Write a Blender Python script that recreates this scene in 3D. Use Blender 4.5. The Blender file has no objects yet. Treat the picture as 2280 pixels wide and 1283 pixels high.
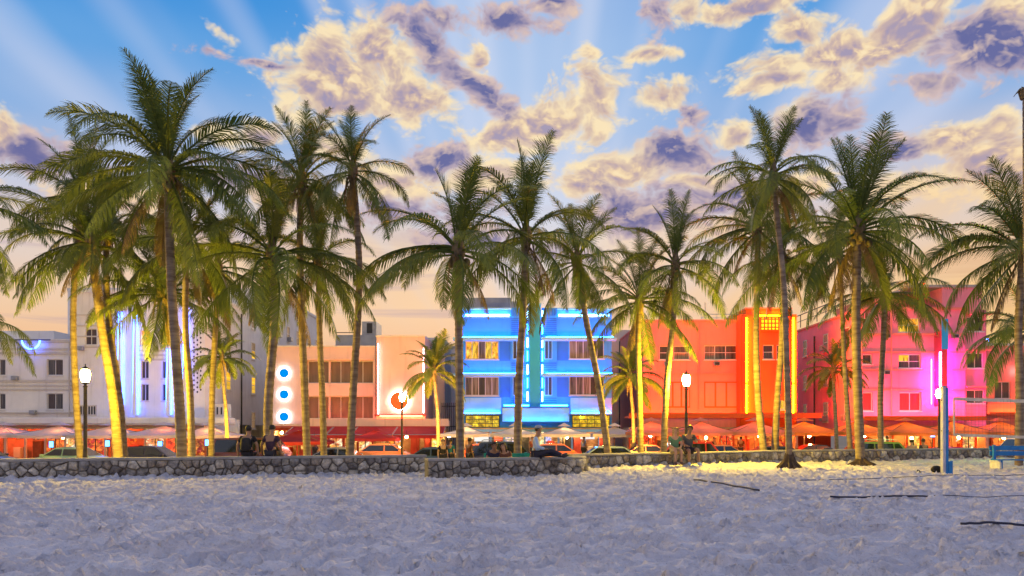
import bpy, bmesh, math, random
import numpy as np
from mathutils import Vector, Matrix, Euler
from math import sin, cos, pi, radians, atan, atan2, sqrt, exp

# ---------------------------------------------------------------- scene, camera
scene = bpy.context.scene
COL = scene.collection
FPX, CX, HZ, CAMH = 1750.0, 1140.0, 961.0, 1.33     # focal length in photo pixels, centre, horizon row, eye height

cam_data = bpy.data.cameras.new("camera")
cam_data.sensor_width = 36.0
cam_data.lens = 36.0 * FPX / 2280.0
cam_data.shift_y = (HZ - 641.5) / 2280.0
cam_data.clip_start = 0.1
cam_data.clip_end = 5000.0
cam = bpy.data.objects.new("camera", cam_data)
cam.location = (0, 0, CAMH)
cam.rotation_euler = (radians(90), 0, 0)
COL.objects.link(cam)
scene.camera = cam

vs = scene.view_settings
vs.view_transform = 'Standard'
vs.look = 'None'
vs.exposure = 0.0
vs.gamma = 1.0
vs.use_curve_mapping = False
cy = scene.cycles
cy.use_denoising = True
try:
    cy.denoiser = 'OPENIMAGEDENOISE'
except Exception:
    pass
cy.max_bounces = 5
cy.diffuse_bounces = 3
cy.glossy_bounces = 2
cy.transmission_bounces = 3
cy.transparent_max_bounces = 6
cy.sample_clamp_indirect = 4.0
cy.caustics_reflective = False
cy.caustics_refractive = False
cy.use_light_tree = True
cy.use_adaptive_sampling = True
cy.adaptive_threshold = 0.02
cy.adaptive_min_samples = 12


def lin(h):
    """hex colour -> linear rgb"""
    h = h.lstrip('#')
    c = [int(h[i:i + 2], 16) / 255.0 for i in (0, 2, 4)]
    return tuple(x / 12.92 if x <= 0.04045 else ((x + 0.055) / 1.055) ** 2.4 for x in c)


def rgba(c):
    return (c[0], c[1], c[2], 1.0)


# ---------------------------------------------------------------- node mini-language
class S:
    """wraps a float socket so that arithmetic builds math nodes"""
    nt = None

    def __init__(self, sock):
        self.s = sock

    @staticmethod
    def m(op, *args, clamp=False):
        n = S.nt.nodes.new('ShaderNodeMath')
        n.operation = op
        n.use_clamp = clamp
        for i, a in enumerate(args):
            if isinstance(a, S):
                S.nt.links.new(a.s, n.inputs[i])
            else:
                n.inputs[i].default_value = float(a)
        return S(n.outputs[0])

    def __add__(self, o): return S.m('ADD', self, o)
    def __radd__(self, o): return S.m('ADD', o, self)
    def __sub__(self, o): return S.m('SUBTRACT', self, o)
    def __rsub__(self, o): return S.m('SUBTRACT', o, self)
    def __mul__(self, o): return S.m('MULTIPLY', self, o)
    def __rmul__(self, o): return S.m('MULTIPLY', o, self)
    def __truediv__(self, o): return S.m('DIVIDE', self, o)
    def max(self, o): return S.m('MAXIMUM', self, o)
    def min(self, o): return S.m('MINIMUM', self, o)
    def pow(self, o): return S.m('POWER', self, o)

    def step(self, a, b):
        n = S.nt.nodes.new('ShaderNodeMapRange')
        n.interpolation_type = 'SMOOTHSTEP'
        S.nt.links.new(self.s, n.inputs['Value'])
        n.inputs['From Min'].default_value = a
        n.inputs['From Max'].default_value = b
        return S(n.outputs['Result'])


def vec(x, y, z):
    n = S.nt.nodes.new('ShaderNodeCombineXYZ')
    for i, a in enumerate((x, y, z)):
        if isinstance(a, S):
            S.nt.links.new(a.s, n.inputs[i])
        else:
            n.inputs[i].default_value = a
    return n.outputs[0]


def noise(v, scale, detail=4, rough=0.5, dist=0.0, out=0, dims='3D'):
    n = S.nt.nodes.new('ShaderNodeTexNoise')
    n.noise_dimensions = dims
    S.nt.links.new(v, n.inputs['Vector'])
    n.inputs['Scale'].default_value = scale
    n.inputs['Detail'].default_value = detail
    n.inputs['Roughness'].default_value = rough
    n.inputs['Distortion'].default_value = dist
    return S(n.outputs[out]) if out == 0 else n.outputs[1]


def mixc(f, a, b, mode='MIX'):
    n = S.nt.nodes.new('ShaderNodeMix')
    n.data_type = 'RGBA'
    n.blend_type = mode
    for sock, val in ((n.inputs[0], f), (n.inputs[6], a), (n.inputs[7], b)):
        if isinstance(val, S):
            S.nt.links.new(val.s, sock)
        elif hasattr(val, 'links'):
            S.nt.links.new(val, sock)
        elif isinstance(val, (int, float)):
            sock.default_value = val
        else:
            sock.default_value = rgba(val)
    return n.outputs[2]


def ramp(f, stops, interp='EASE'):
    n = S.nt.nodes.new('ShaderNodeValToRGB')
    n.color_ramp.interpolation = interp
    S.nt.links.new(f.s, n.inputs[0])
    e = n.color_ramp.elements
    while len(e) > 1:
        e.remove(e[0])
    e[0].position = stops[0][0]
    e[0].color = rgba(stops[0][1])
    for p, c in stops[1:]:
        k = e.new(p)
        k.color = rgba(c)
    return n.outputs[0]


# ---------------------------------------------------------------- world: dusk sky with lit cumulus and sun rays
SUN_AZ, SUN_EL = atan((1190 - CX) / FPX), radians(14)
world = bpy.data.worlds.new("World")
scene.world = world
world.use_nodes = True
S.nt = world.node_tree
S.nt.nodes.clear()
tc = S.nt.nodes.new('ShaderNodeTexCoord')
sep = S.nt.nodes.new('ShaderNodeSeparateXYZ')
S.nt.links.new(tc.outputs['Generated'], sep.inputs[0])
wx, wy, wz = (S(sep.outputs[i]) for i in range(3))
az = S.m('ARCTAN2', wx, wy)
el = S.m('ARCSINE', wz)

nish = S.nt.nodes.new('ShaderNodeTexSky')
nish.sky_type = 'NISHITA'
nish.sun_disc = False
nish.sun_elevation = SUN_EL
nish.sun_rotation = SUN_AZ
nish.air_density = 1.0
nish.dust_density = 0.6
nish.ozone_density = 2.5

# clear sky: peach at the horizon, pale, then saturated blue
elc = el.max(0.0)
wob = noise(vec(az * 2.0, el * 7.0, 3.1), 1.0, 3) - 0.5
azn = az.max(-1.2).min(1.2)
grad = ramp(elc + wob * 0.04 - azn * 0.03, [
    (0.00, lin('f0b487')), (0.10, lin('f5bd8e')), (0.165, lin('f7cca0')),
    (0.225, lin('f0d0ae')), (0.29, lin('c9cadb')), (0.36, lin('8fb4e4')),
    (0.43, lin('63a4e3')), (0.50, lin('3d93de')), (0.65, lin('1f70c8')), (1.0, lin('3a6fc0'))])
warm = (azn - 0.12).step(0.0, 0.55) * (1.0 - (elc - 0.13).step(0.0, 0.17))
east = (wy * -1.0 + 0.15).step(-0.1, 0.9)                    # the sky opposite the sunset is duskier
grad = mixc(east, grad, ramp(elc, [(0.0, lin('b7a8be')), (0.12, lin('c6b2c2')), (0.3, lin('a3b0da')), (1.0, lin('86b4ea'))]))
grad = mixc(warm * 0.8, grad, lin('fac87a'))
hs = S.nt.nodes.new('ShaderNodeMix'); hs.data_type = 'RGBA'; hs.blend_type = 'MULTIPLY'
hs.inputs[0].default_value = 1.0
S.nt.links.new(nish.outputs[0], hs.inputs[6])
hs.inputs[7].default_value = (0.10, 0.10, 0.10, 1)
base = mixc(0.05, grad, hs.outputs[2])

# crepuscular rays fanning out from the set sun
phi = S.m('ARCTAN2', az - SUN_AZ, el + 0.02)
rn = noise(vec(phi * 4.2, 0.0, 1.7), 1.0, 2, 0.5) + (noise(vec(phi * 13.0, 4.0, 0.0), 1.0, 0, 0.5) - 0.5) * 0.4
ray = rn.step(0.36, 0.70) * (el - 0.10).step(0.0, 0.2) * (1.0 - (el - 0.7).step(0.0, 0.3))
ray = ray * (1.0 - S.m('ABSOLUTE', phi).step(1.25, 1.8))
base = mixc(ray * 0.72, base, lin('ccd5ee'))
mid = (1.0 - S.m('ABSOLUTE', phi).step(0.03, 0.6)) * (el - 0.06).step(0.0, 0.2) * (1.0 - (el - 0.55).step(0.0, 0.25))
base = mixc(mid * 0.52, base, lin('d2def3'))

# clouds: (px, py, rx, ry, tilt in degrees, strength, dark 0/1)
CL = [
    (760, 185, 175, 75, -8, 1.0, 0), (850, 120, 110, 60, 20, 1.0, 0), (900, 215, 150, 55, 10, 0.9, 0),
    (940, 90, 110, 42, 30, 1.0, 1), (1040, 185, 150, 38, 32, 1.05, 1), (1045, 130, 34, 45, 0, 0.9, 0), (970, 40, 60, 22, 10, .7, 1),
    (1150, 55, 80, 28, 12, 1.0, 1), (1235, 22, 80, 22, 0, 0.9, 1),
    (1335, 240, 62, 65, 20, 1.0, 0), (1210, 270, 140, 42, -18, 1.0, 0), (1120, 315, 90, 40, -10, 0.9, 0),
    (1465, 215, 85, 30, -12, 0.9, 0), (1540, 245, 50, 32, 40, 1.0, 1),
    (1420, 362, 150, 42, -10, 0.95, 0), (1490, 340, 120, 42, 0, 1.05, 1), (1420, 462, 140, 60, 0, 0.95, 1), (1590, 425, 130, 40, -5, 0.9, 1),
    (1560, 395, 80, 22, 0, .8, 0), (1770, 62, 60, 38, 20, 1.0, 0), (1850, 115, 200, 36, -4, 1.1, 0), (2030, 70, 150, 55, -22, 1.0, 0),
    (2185, 95, 150, 80, 10, 1.2, 1), (2260, 30, 80, 60, 0, .9, 0), (1720, 187, 95, 22, 0, 0.9, 0), (1856, 176, 40, 25, 20, 0.9, 0),
    (2055, 185, 80, 24, 15, 0.9, 1), (1815, 285, 85, 55, -10, 0.95, 1), (1790, 265, 60, 40, -20, 0.85, 0), (1640, 290, 55, 25, 0, 0.8, 0),
    (2150, 305, 140, 40, 0, 1.0, 0), (2230, 370, 150, 75, 0, 1.0, 0), (2060, 400, 160, 40, 0, .75, 0),
    (80, 345, 150, 45, 4, 1.0, 1), (0, 285, 40, 40, 0, .9, 0), (560, 292, 100, 28, -5, 0.9, 0), (590, 146, 120, 14, 3, 0.75, 1),
    (1690, 4, 190, 22, 0, 0.9, 0), (1530, 22, 55, 30, 0, 0.9, 0), (1450, 20, 50, 45, 0, 0.8, 1), (960, 355, 80, 36, 0, 0.9, 1),
    (1090, 400, 120, 34, 0, 0.7, 0), (900, 470, 180, 38, 0, 0.7, 1), (650, 440, 160, 40, 0, .75, 0), (1330, 135, 22, 16, 30, .7, 0), (500, 85, 45, 14, 35, .6, 0),
    (1000, 520, 140, 34, 0, .8, 1), (880, 400, 130, 40, 0, .7, 0), (1300, 420, 120, 30, 0, .7, 0), (1250, 560, 200, 28, 0, .7, 1), (560, 400, 140, 34, 0, .75, 1), (250, 420, 200, 40, 0, .7, 0), (2000, 330, 90, 34, 0, .8, 1), (1750, 420, 150, 36, 0, .75, 0),
    (700, 330, 130, 26, 0, .65, 0), (1650, 500, 140, 30, 0, .65, 0), (1440, 130, 55, 12, 0, .6, 0),
]
P2 = vec(az, el, 0.0)
wrp = noise(vec(az * 9.0, el * 13.0, 0.0), 1.0, 2, 0.5, out=1)
wv = S.nt.nodes.new('ShaderNodeVectorMath'); wv.operation = 'MULTIPLY_ADD'
S.nt.links.new(wrp, wv.inputs[0])
wv.inputs[1].default_value = (0.07, 0.05, 0.0)
S.nt.links.new(P2, wv.inputs[2])
wo = S.nt.nodes.new('ShaderNodeVectorMath'); wo.operation = 'SUBTRACT'
S.nt.links.new(wv.outputs[0], wo.inputs[0])
wo.inputs[1].default_value = (0.035, 0.025, 0.0)
PW = wo.outputs[0]


def blob(px, py, rx, ry, tilt, st, dark):
    u, v = (px - CX) / FPX, (HZ - py) / FPX
    a = atan(u)
    e = atan(v * cos(a))
    n = S.nt.nodes.new('ShaderNodeMapping')
    n.vector_type = 'TEXTURE'
    S.nt.links.new(PW, n.inputs['Vector'])
    n.inputs['Location'].default_value = (a, e, 0)
    n.inputs['Rotation'].default_value = (0, 0, radians(-tilt))
    k = cos(a) ** 1.6
    n.inputs['Scale'].default_value = (rx * 1.35 / FPX * k, ry * 1.4 / FPX * k, 1)
    l = S.nt.nodes.new('ShaderNodeVectorMath'); l.operation = 'LENGTH'
    S.nt.links.new(n.outputs[0], l.inputs[0])
    return S.m('MULTIPLY_ADD', S(l.outputs['Value']), -st, st)


bl = bd = None
for c in CL:
    b = blob(*c)
    if c[6]:
        bd = b if bd is None else bd.max(b)
    else:
        bl = b if bl is None else bl.max(b)
# outside the traced part of the sky the clouds go on as scattered cumulus
outm = S.m('ABSOLUTE', az).step(0.60, 0.75).max((el - 0.50).step(0.0, 0.10))
cover = noise(vec(wx * 2.6, wy * 2.6, wz * 4.5), 1.0, 3, 0.5)
bl = bl.max(-0.6) + outm * ((cover - 0.47) * 4.0 - bl.max(-0.6))
bd = bd.max(-0.6) + outm * ((cover - 0.53) * 4.2 - bd.max(-0.6))
ball = bl.max(bd)


def cloudfbm(de, det):
    v = vec(az * 11.0, (el + de) * 17.0, 0.7)
    n = noise(v, 1.0, det, 0.52, 0.0, dims='2D')
    w = S.nt.nodes.new('ShaderNodeTexVoronoi')
    w.voronoi_dimensions = '2D'
    w.feature = 'F1'
    S.nt.links.new(PWV if de == 0 else PWV2, w.inputs['Vector'])
    w.inputs['Scale'].default_value = 1.0
    w.inputs['Detail'].default_value = 2.0
    w.inputs['Roughness'].default_value = 0.55
    w.inputs['Lacunarity'].default_value = 2.3
    return n * 0.74 + (0.62 - S(w.outputs['Distance'])) * 0.26 + 0.09


def scaled(v, off):
    n = S.nt.nodes.new('ShaderNodeMapping')
    S.nt.links.new(v, n.inputs['Vector'])
    n.inputs['Location'].default_value = (0, off * 44.0, 0)
    n.inputs['Scale'].default_value = (30.0, 44.0, 1.0)
    return n.outputs[0]


w2 = noise(vec(az * 40.0, el * 55.0, 0.0), 1.0, 2, 0.55, out=1, dims='2D')
wv2 = S.nt.nodes.new('ShaderNodeVectorMath'); wv2.operation = 'MULTIPLY_ADD'
S.nt.links.new(w2, wv2.inputs[0])
wv2.inputs[1].default_value = (0.013, 0.010, 0.0)
S.nt.links.new(PW, wv2.inputs[2])
PWV = scaled(wv2.outputs[0], 0.0)
PWV2 = scaled(wv2.outputs[0], 0.010)
n1 = cloudfbm(0.0, 6)
n2 = cloudfbm(0.010, 4)
dens = ball * 0.80 + (n1 - 0.5) * 1.45
thin = dens.step(-0.10, 0.27)                     # cover
core = dens.step(0.05, 0.55)                      # thickness
relief = (n1 - n2) * 2.9                          # upper rims catch light
isd = (bd - bl + (n1 - 0.5) * 1.3).step(-0.38, 0.16)
hz = 1.0 - (el - 0.16).step(0.0, 0.18)            # low clouds are warmer and softer
lit = mixc(hz, lin('ffe7b8'), lin('f8cb94'))
litd = mixc(hz, lin('e2b48c'), lin('d6a78e'))
light_col = mixc((core * 0.75 - relief * 1.1 - 0.05).max(0.0).min(1.0), lit, litd)
light_col = mixc((core * (0.45 - relief * 1.2)).max(0.0).min(0.85), light_col, lin('9892b6'))
dark_col = mixc((core * 1.0 - relief * 1.0).max(0.0).min(1.0), lin('bba8ba'), lin('62639a'))
dark_col = mixc((1.0 - core) * 0.5, dark_col, lin('dcc0b8'))
dark_col = mixc(relief.max(0.0).min(0.8), dark_col, lin('f3d3b2'))
cc = mixc(isd, light_col, dark_col)
sky = mixc(thin * 0.93, base, cc)
# low stratus streaks near the horizon
st = noise(vec(az * 3.0, el * 38.0, 9.0), 1.0, 5, 0.55, 0.4)
stm = st.step(0.50, 0.68) * (1.0 - (el - 0.20).step(0.0, 0.12)) * (el + 0.0).step(0.01, 0.06)
sky = mixc(stm * 0.5, sky, mixc((azn).step(-0.1, 0.5), lin('b79fae'), lin('dfae86')))
below = (el + 0.01).step(-0.03, 0.0)
sky = mixc(below, lin('6b6068'), sky)
bg = S.nt.nodes.new('ShaderNodeBackground')
S.nt.links.new(sky, bg.inputs['Color'])
bg.inputs['Strength'].default_value = 1.0
wout = S.nt.nodes.new('ShaderNodeOutputWorld')
S.nt.links.new(bg.outputs[0], wout.inputs['Surface'])
world.cycles.sampling_method = 'MANUAL'
world.cycles.sample_map_resolution = 512

# ---------------------------------------------------------------- the low sun behind the hotels
sd = bpy.data.lights.new("sun", 'SUN')
sd.energy = 1.1
sd.angle = radians(14)
sd.color = (1.0, 0.80, 0.62)
sun = bpy.data.objects.new("sun", sd)
sun.rotation_euler = Vector((-sin(SUN_AZ), -cos(SUN_AZ), -math.tan(SUN_EL))).to_track_quat('-Z', 'Y').to_euler()
sun.location = (0, 60, 40)
COL.objects.link(sun)

# ---------------------------------------------------------------- helpers
def WX(px, D): return (px - CX) / FPX * D
def WZ(py, D): return CAMH - (py - HZ) / FPX * D
def PT(px, py, D): return Vector((WX(px, D), D, WZ(py, D)))


STREET = -0.95
NAMES = {}


def link(o):
    COL.objects.link(o)
    return o


def mesh_obj(name, verts, faces, mat, parent=None, smooth=False):
    me = bpy.data.meshes.new(name)
    me.from_pydata([tuple(v) for v in verts], [], [tuple(f) for f in faces])
    me.update()
    if mat is not None:
        me.materials.append(mat)
    if smooth:
        me.polygons.foreach_set('use_smooth', [True] * len(me.polygons))
    o = bpy.data.objects.new(name, me)
    if parent is not None:
        o.parent = parent
    return link(o)


def empty(name, loc, label=None, cat=None, group=None, rz=0.0):
    o = bpy.data.objects.new(name, None)
    o.empty_display_size = 0.2
    o.location = loc
    o.rotation_euler = (0, 0, rz)
    if label:
        o['label'] = label
    if cat:
        o['category'] = cat
    if group:
        o['group'] = group
    return link(o)


def tag(o, label, cat, group=None):
    o['label'] = label
    o['category'] = cat
    if group:
        o['group'] = group
    return o


class MB:
    """collects primitive shapes into one mesh; `off` is subtracted so parts sit in their root's space"""

    def __init__(self, off=(0, 0, 0)):
        self.v, self.f = [], []
        self.off = Vector(off)

    def add(self, vs_, fs_):
        n = len(self.v)
        self.v += [Vector(p) - self.off for p in vs_]
        self.f += [tuple(i + n for i in f) for f in fs_]
        return self

    def box(self, x0, x1, y0, y1, z0, z1, bev=0.0):
        if x0 > x1: x0, x1 = x1, x0
        if y0 > y1: y0, y1 = y1, y0
        if z0 > z1: z0, z1 = z1, z0
        if bev <= 0:
            v = [(x, y, z) for x in (x0, x1) for y in (y0, y1) for z in (z0, z1)]
            f = [(0, 1, 3, 2), (4, 6, 7, 5), (0, 4, 5, 1), (2, 3, 7, 6), (0, 2, 6, 4), (1, 5, 7, 3)]
            return self.add(v, f)
        b = min(bev, (x1 - x0) * .45, (y1 - y0) * .45, (z1 - z0) * .45)
        bm = bmesh.new()
        bmesh.ops.create_cube(bm, size=1.0)
        for q in bm.verts:
            q.co = Vector((x0 + (q.co.x + .5) * (x1 - x0), y0 + (q.co.y + .5) * (y1 - y0), z0 + (q.co.z + .5) * (z1 - z0)))
        bmesh.ops.bevel(bm, geom=bm.edges[:], offset=b, segments=1, affect='EDGES', profile=0.5)
        bm.verts.index_update()
        self.add([q.co.copy() for q in bm.verts], [[q.index for q in f.verts] for f in bm.faces])
        bm.free()
        return self

    def tube(self, pts, r, n=6, cap=True):
        pts = [Vector(p) for p in pts]
        rs = r if hasattr(r, '__len__') else [r] * len(pts)
        vs_, fs_ = [], []
        up = Vector((0, 0, 1))
        prev = None
        for i, p in enumerate(pts):
            t = (pts[min(i + 1, len(pts) - 1)] - pts[max(i - 1, 0)])
            t = t.normalized() if t.length > 1e-9 else Vector((0, 0, 1))
            if prev is None:
                a = t.cross(up)
                if a.length < 0.05:
                    a = t.cross(Vector((1, 0, 0)))
            else:
                a = prev - t * prev.dot(t)
            a.normalize()
            prev = a
            b = t.cross(a)
            for k in range(n):
                th = 2 * pi * k / n
                vs_.append(p + (a * cos(th) + b * sin(th)) * rs[i])
        for i in range(len(pts) - 1):
            for k in range(n):
                k2 = (k + 1) % n
                fs_.append((i * n + k, i * n + k2, (i + 1) * n + k2, (i + 1) * n + k))
        if cap:
            fs_.append(tuple(range(n - 1, -1, -1)))
            fs_.append(tuple((len(pts) - 1) * n + k for k in range(n)))
        return self.add(vs_, fs_)

    def lathe(self, prof, c, n=12, axis='z'):
        vs_, fs_ = [], []
        for r, h in prof:
            for k in range(n):
                th = 2 * pi * k / n
                if axis == 'z':
                    vs_.append((c[0] + r * cos(th), c[1] + r * sin(th), c[2] + h))
                elif axis == 'y':
                    vs_.append((c[0] + r * cos(th), c[1] + h, c[2] + r * sin(th)))
                else:
                    vs_.append((c[0] + h, c[1] + r * cos(th), c[2] + r * sin(th)))
        for i in range(len(prof) - 1):
            for k in range(n):
                k2 = (k + 1) % n
                fs_.append((i * n + k, i * n + k2, (i + 1) * n + k2, (i + 1) * n + k))
        fs_.append(tuple(range(n - 1, -1, -1)))
        fs_.append(tuple((len(prof) - 1) * n + k for k in range(n)))
        return self.add(vs_, fs_)

    def ball(self, c, r, n=8, m=6, sx=1, sy=1, sz=1):
        prof = []
        vs_, fs_ = [], []
        vs_.append((c[0], c[1], c[2] - r * sz))
        for i in range(1, m):
            ph = -pi / 2 + pi * i / m
            for k in range(n):
                th = 2 * pi * k / n
                vs_.append((c[0] + r * sx * cos(ph) * cos(th), c[1] + r * sy * cos(ph) * sin(th), c[2] + r * sz * sin(ph)))
        vs_.append((c[0], c[1], c[2] + r * sz))
        last = len(vs_) - 1
        for k in range(n):
            fs_.append((0, 1 + (k + 1) % n, 1 + k))
            fs_.append((last, last - n + k, last - n + (k + 1) % n))
        for i in range(m - 2):
            for k in range(n):
                a = 1 + i * n
                fs_.append((a + k, a + (k + 1) % n, a + n + (k + 1) % n, a + n + k))
        return self.add(vs_, fs_)

    def build(self, name, mat, parent=None, smooth=False):
        return mesh_obj(name, self.v, self.f, mat, parent, smooth)


# ---------------------------------------------------------------- materials (procedural)
MATS = {}


def mat(name, col, rough=0.8, var=0.15, scale=3.0, bump=0.0, bscale=40.0, metal=0.0, coat=0.0, streak=0.0, spec=0.4, trans=0.0):
    if name in MATS:
        return MATS[name]
    m = bpy.data.materials.new(name)
    m.use_nodes = True
    S.nt = m.node_tree
    b = S.nt.nodes['Principled BSDF']
    tc_ = S.nt.nodes.new('ShaderNodeTexCoord')
    o = tc_.outputs['Object']
    col = lin(col) if isinstance(col, str) else col
    n = noise(o, scale, 5, 0.6)
    dk = tuple(c * (1 - var) for c in col)
    lt = tuple(min(1.0, c * (1 + var)) for c in col)
    c = mixc(n.step(0.3, 0.7), dk, lt)
    if streak > 0:
        mp = S.nt.nodes.new('ShaderNodeMapping')
        mp.inputs['Scale'].default_value = (1.6, 1.6, 0.12)
        S.nt.links.new(o, mp.inputs[0])
        sn = noise(mp.outputs[0], 2.0, 4, 0.6)
        c = mixc(sn.step(0.52, 0.75) * streak, c, tuple(x * 0.55 for x in col))
    S.nt.links.new(c, b.inputs['Base Color'])
    b.inputs['Roughness'].default_value = rough
    b.inputs['Metallic'].default_value = metal
    b.inputs['Specular IOR Level'].default_value = spec
    if coat:
        b.inputs['Coat Weight'].default_value = coat
        b.inputs['Coat Roughness'].default_value = 0.05
    if bump > 0:
        bn = S.nt.nodes.new('ShaderNodeBump')
        bn.inputs['Strength'].default_value = bump
        bn.inputs['Distance'].default_value = 0.02
        S.nt.links.new(noise(o, bscale, 4, 0.6).s, bn.inputs['Height'])
        S.nt.links.new(bn.outputs[0], b.inputs['Normal'])
    if trans > 0:
        t = S.nt.nodes.new('ShaderNodeBsdfTranslucent')
        S.nt.links.new(c, t.inputs['Color'])
        mx = S.nt.nodes.new('ShaderNodeMixShader')
        mx.inputs[0].default_value = trans
        S.nt.links.new(b.outputs[0], mx.inputs[1])
        S.nt.links.new(t.outputs[0], mx.inputs[2])
        S.nt.links.new(mx.outputs[0], S.nt.nodes['Material Output'].inputs['Surface'])
    MATS[name] = m
    return m


def glow(name, col, strength, sample=True):
    if name in MATS:
        return MATS[name]
    m = bpy.data.materials.new(name)
    m.use_nodes = True
    nt = m.node_tree
    nt.nodes.clear()
    e = nt.nodes.new('ShaderNodeEmission')
    e.inputs['Color'].default_value = rgba(col)
    e.inputs['Strength'].default_value = strength
    o = nt.nodes.new('ShaderNodeOutputMaterial')
    nt.links.new(e.outputs[0], o.inputs['Surface'])
    if not sample:
        m.cycles.emission_sampling = 'NONE'
    MATS[name] = m
    return m


def lit_interior(name, cols, strength, sx=2.0, sz=2.0, seed=0.0):
    """a lit room seen through glass: patches of warm colour, furniture-like dark shapes"""
    if name in MATS:
        return MATS[name]
    m = bpy.data.materials.new(name)
    m.use_nodes = True
    S.nt = m.node_tree
    S.nt.nodes.clear()
    tc_ = S.nt.nodes.new('ShaderNodeTexCoord')
    mp = S.nt.nodes.new('ShaderNodeMapping')
    mp.inputs['Location'].default_value = (seed * 7.3, 0, seed * 3.1)
    mp.inputs['Scale'].default_value = (sx, 0.0, sz)
    S.nt.links.new(tc_.outputs['Object'], mp.inputs[0])
    v = S.nt.nodes.new('ShaderNodeTexVoronoi')
    v.distance = 'CHEBYCHEV'
    v.inputs['Scale'].default_value = 1.0
    S.nt.links.new(mp.outputs[0], v.inputs['Vector'])
    sp = S.nt.nodes.new('ShaderNodeSeparateColor')
    S.nt.links.new(v.outputs['Color'], sp.inputs[0])
    cf = S(sp.outputs[0]) * 0.35 + noise(mp.outputs[0], 1.1, 4, 0.65).step(0.3, 0.7) * 0.65
    c = ramp(cf, [(i / max(1, len(cols) - 1), x) for i, x in enumerate(cols)], 'LINEAR')
    k = noise(mp.outputs[0], 2.3, 4, 0.6).step(0.3, 0.75) * 2.0 + 0.4
    e = S.nt.nodes.new('ShaderNodeEmission')
    S.nt.links.new(c, e.inputs['Color'])
    S.nt.links.new((k * strength).s, e.inputs['Strength'])
    g = S.nt.nodes.new('ShaderNodeBsdfGlossy')
    g.inputs['Roughness'].default_value = 0.05
    g.inputs['Color'].default_value = (0.06, 0.06, 0.06, 1)
    ad = S.nt.nodes.new('ShaderNodeAddShader')
    S.nt.links.new(e.outputs[0], ad.inputs[0])
    S.nt.links.new(g.outputs[0], ad.inputs[1])
    o = S.nt.nodes.new('ShaderNodeOutputMaterial')
    S.nt.links.new(ad.outputs[0], o.inputs['Surface'])
    m.cycles.emission_sampling = 'NONE'
    MATS[name] = m
    return m


def curtain(name, a, b, sx=9.0, gloss=1.0):
    """window glass with a drawn blind or curtain close behind it"""
    if name in MATS:
        return MATS[name]
    m = bpy.data.materials.new(name)
    m.use_nodes = True
    S.nt = m.node_tree
    bs = S.nt.nodes['Principled BSDF']
    tc_ = S.nt.nodes.new('ShaderNodeTexCoord')
    mp = S.nt.nodes.new('ShaderNodeMapping')
    mp.inputs['Scale'].default_value = (sx, sx, 0.6)
    S.nt.links.new(tc_.outputs['Object'], mp.inputs[0])
    n = noise(mp.outputs[0], 1.0, 3, 0.5)
    S.nt.links.new(mixc(n.step(0.35, 0.65), lin(a), lin(b)), bs.inputs['Base Color'])
    bs.inputs['Roughness'].default_value = 0.6
    bs.inputs['Coat Weight'].default_value = gloss
    bs.inputs['Coat Roughness'].default_value = 0.03
    MATS[name] = m
    return m


# ---------------------------------------------------------------- the sand
def vnoise(x, y, seed):
    r = np.random.RandomState(seed).rand(256, 256)
    xi, yi = np.floor(x).astype(int), np.floor(y).astype(int)
    fx, fy = x - xi, y - yi
    fx = fx * fx * (3 - 2 * fx)
    fy = fy * fy * (3 - 2 * fy)
    g = lambda a, b: r[a % 256, b % 256]
    return (g(xi, yi) * (1 - fx) + g(xi + 1, yi) * fx) * (1 - fy) + (g(xi, yi + 1) * (1 - fx) + g(xi + 1, yi + 1) * fx) * fy - .5


# plan of the stone wall (x, y) on the sand: left stretch, the return in front of the gap, right stretch
WALL_L = [(-20.5, 17.9), (WX(0, 20.8), 20.8), (WX(500, 22.7), 22.7), (WX(950, 24.6), 24.6)]
WALL_M = [(WX(953, 22.5), 22.5), (WX(1130, 23.3), 23.3), (WX(1290, 24.4), 24.4), (WX(1304, 25.4), 25.4)]
WALL_R = [(WX(1275, 27.2), 27.2), (WX(1400, 28.3), 28.3), (WX(1520, 29.2), 29.2), (WX(1760, 33.2), 33.2), (WX(2200, 37.0), 37.0), (32.0, 39.5)]


def wall_y(xs):
    pts = WALL_L + [(WX(1290, 25.0), 25.0)] + WALL_R
    return np.interp(xs, [p[0] for p in pts], [p[1] for p in pts])


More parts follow.
